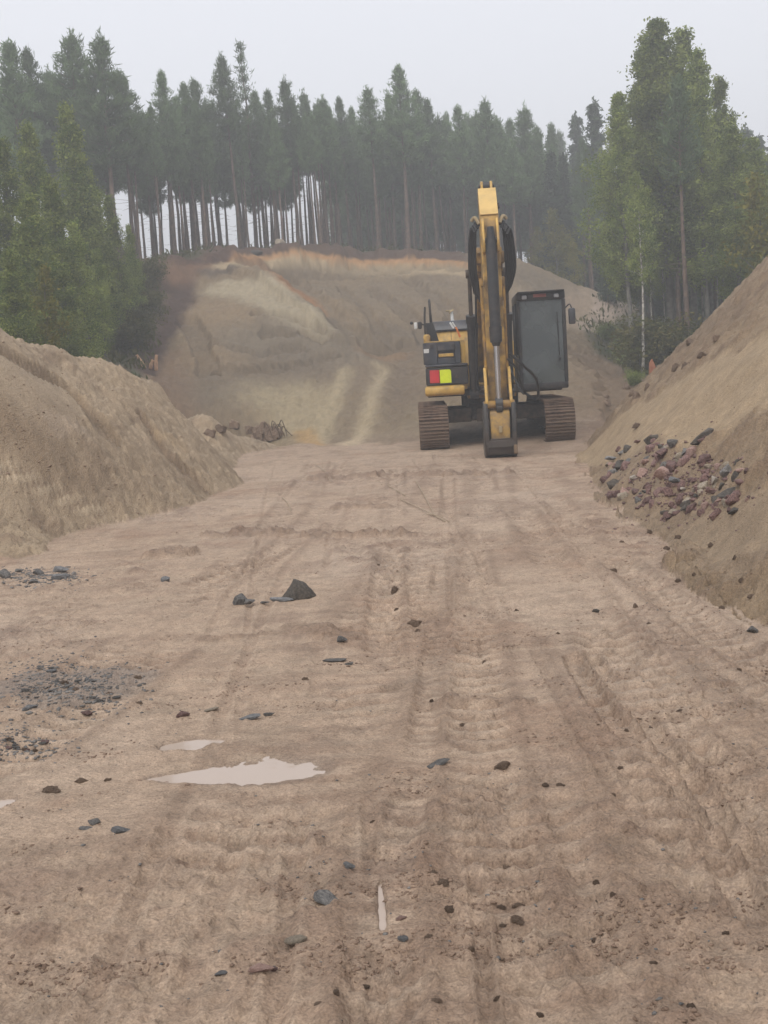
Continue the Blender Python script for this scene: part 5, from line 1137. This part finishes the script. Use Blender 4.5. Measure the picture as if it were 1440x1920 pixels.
scatter('gravel', 400, patch(70, 1085, 50, 10), (.007, .02), ST['grey'], 'grey gravel around the row of stones at the left edge')
scatter('rubble', 500, patch(1268, 905, 62, 34), (.012, .035), ST['red'], 'small reddish rubble between the stones of the heap')
def mound_pick():
    while True:
        px, py = rng.uniform(0, 430), rng.uniform(640, 1000); h_ = hit(px, py)
        if h_[1] > 10.5 and h_[2] > .05: return h_[0], h_[1]
scatter('crumbs', 450, mound_pick, (.006, .02), ST['clod'], 'dark crumbs of soil over the left mound')
# twigs and roots
def twig(p0, p1, r, label, m, arch=.03, name='twig', group=None):
    a, c = hit(*p0), hit(*p1); mid = (a + c) / 2 + [rng.normal(0, .03), rng.normal(0, .03), 0]
    pts = [(p[0] - a[0], p[1] - a[1], HZ(p[0], p[1]) - a[2] + .012 + (arch if k == 1 else 0)) for k, p in enumerate((a, mid, c))]
    b = MB(); b.tube(pts, r, 5, 5); o = link(name, b.mesh(name, m, True), None, None, tuple(a)); tag(o, label, 'twig', group)
M_TWIG = noise_col('dry_twig', (.30, .23, .16), (.42, .34, .25), 20, .8, .2); M_FRESH = noise_col('splintered_wood', (.45, .26, .15), (.58, .36, .22), 12, .7, .2); M_ROOT = noise_col('dark_root', (.06, .042, .03), (.16, .11, .07), 14, .9, .2)
for p0, p1 in [((752, 938), (835, 980)), ((780, 905), (815, 968)), ((800, 965), (842, 978)), ((700, 900), (760, 930)), ((530, 935), (545, 960)), ((590, 870), (620, 905))]:
    twig(p0, p1, .006, 'thin pale straw-like twig on the mud before the excavator', M_TWIG, .015, 'twig', 'pale twigs on the mud before the excavator')
for (px, py, L, a, lab) in [(288, 640, .42, 80, 'upper pale splinter of wood at the dark edge of the cut'), (279, 660, .25, 60, 'middle pale splinter of wood at the dark edge of the cut'), (273, 690, .42, 120, 'lower pale splinter of wood at the dark edge of the cut')]:
    g = P(px, py, 34.6); g[2] = HZ(g[0], g[1]); b = MB(); b.tube([(0, 0, -.1), (math.cos(rad(a)) * L * .5, -.1, math.sin(rad(a)) * L * .5), (math.cos(rad(a)) * L, -.12, math.sin(rad(a)) * L)], [.06] * 6 + [.045] * 5, 6, 5)
    tag(link('wood_splinter', b.mesh('wood_splinter', M_FRESH), None, None, tuple(g)), lab, 'wood')
p = P(1222, 700, 34.5); b = MB(); b.prism([(-.10, -.5), (.16, -.5), (.14, .12), (.02, .42), (-.06, .30)], -.05, .06, .01, axis='y'); tag(link('stump', b.mesh('stump', noise_col('orange_wood', (.30, .11, .06), (.42, .18, .10), 8, .8, .2)), None, None, (p[0], p[1], p[2])), 'splintered orange-brown stump in the gully under the birch', 'stump')
g = hit(505, 822); root = empty('root_clump', (g[0], g[1], HZ(g[0], g[1])), 'dark clump of torn roots and turf at the right foot of the mound', 'root clump')
for q in range(5):
    me = CLD[q].copy(); me.materials.append(ST['clod']); o = link('turf', me, None, root, (rng.uniform(-.45, .3), rng.uniform(-.15, .2), -.08), (0, 0, rng.uniform(0, 6))); o.scale = (rng.uniform(.35, .6), .4, rng.uniform(.3, .55))
for i in range(7):
    a = rng.uniform(-.1, .45); b = MB(); h_ = rng.uniform(.25, .45); b.tube([(a, -.12, h_ * .6), (a + rng.uniform(.02, .12), -.24, h_), (a + rng.uniform(.1, .2), -.34, h_ * .55), (a + rng.uniform(.1, .28), -.38, .02)], .011, 4, 4); link('root', b.mesh('root', M_ROOT), None, root)
for i, (px, py) in enumerate([(415, 812), (440, 808), (395, 818), (470, 812)]): stone(px, py, 24, 14, 'clod', 'brown clod along the foot of the mound beside the root clump', 'clod', 'clods beside the root clump', 'clod')

# ------------------------------------------------------------------ haze
zlo = float(ZF.min()) - 1.5
b = MB(); b.box(-760, 760, -60, 330, zlo, 22, 0)
hz = link('haze', b.mesh('haze', noop_m := bpy.data.materials.new('haze')), None); tag(hz, 'thin grey drizzle haze filling the air', 'haze', kind='stuff')
noop_m.use_nodes = True; t = noop_m.node_tree; t.nodes.remove(t.nodes['Principled BSDF'])
pv = nd(t, 'ShaderNodeVolumePrincipled'); pv.inputs['Color'].default_value = (.98, .98, .98, 1); pv.inputs['Density'].default_value = .0062; pv.inputs['Anisotropy'].default_value = .2
t.links.new(pv.outputs[0], t.nodes['Material Output'].inputs['Volume'])
print('TREES', ntree, 'OBJECTS', len(bpy.data.objects), 'zlo', zlo)
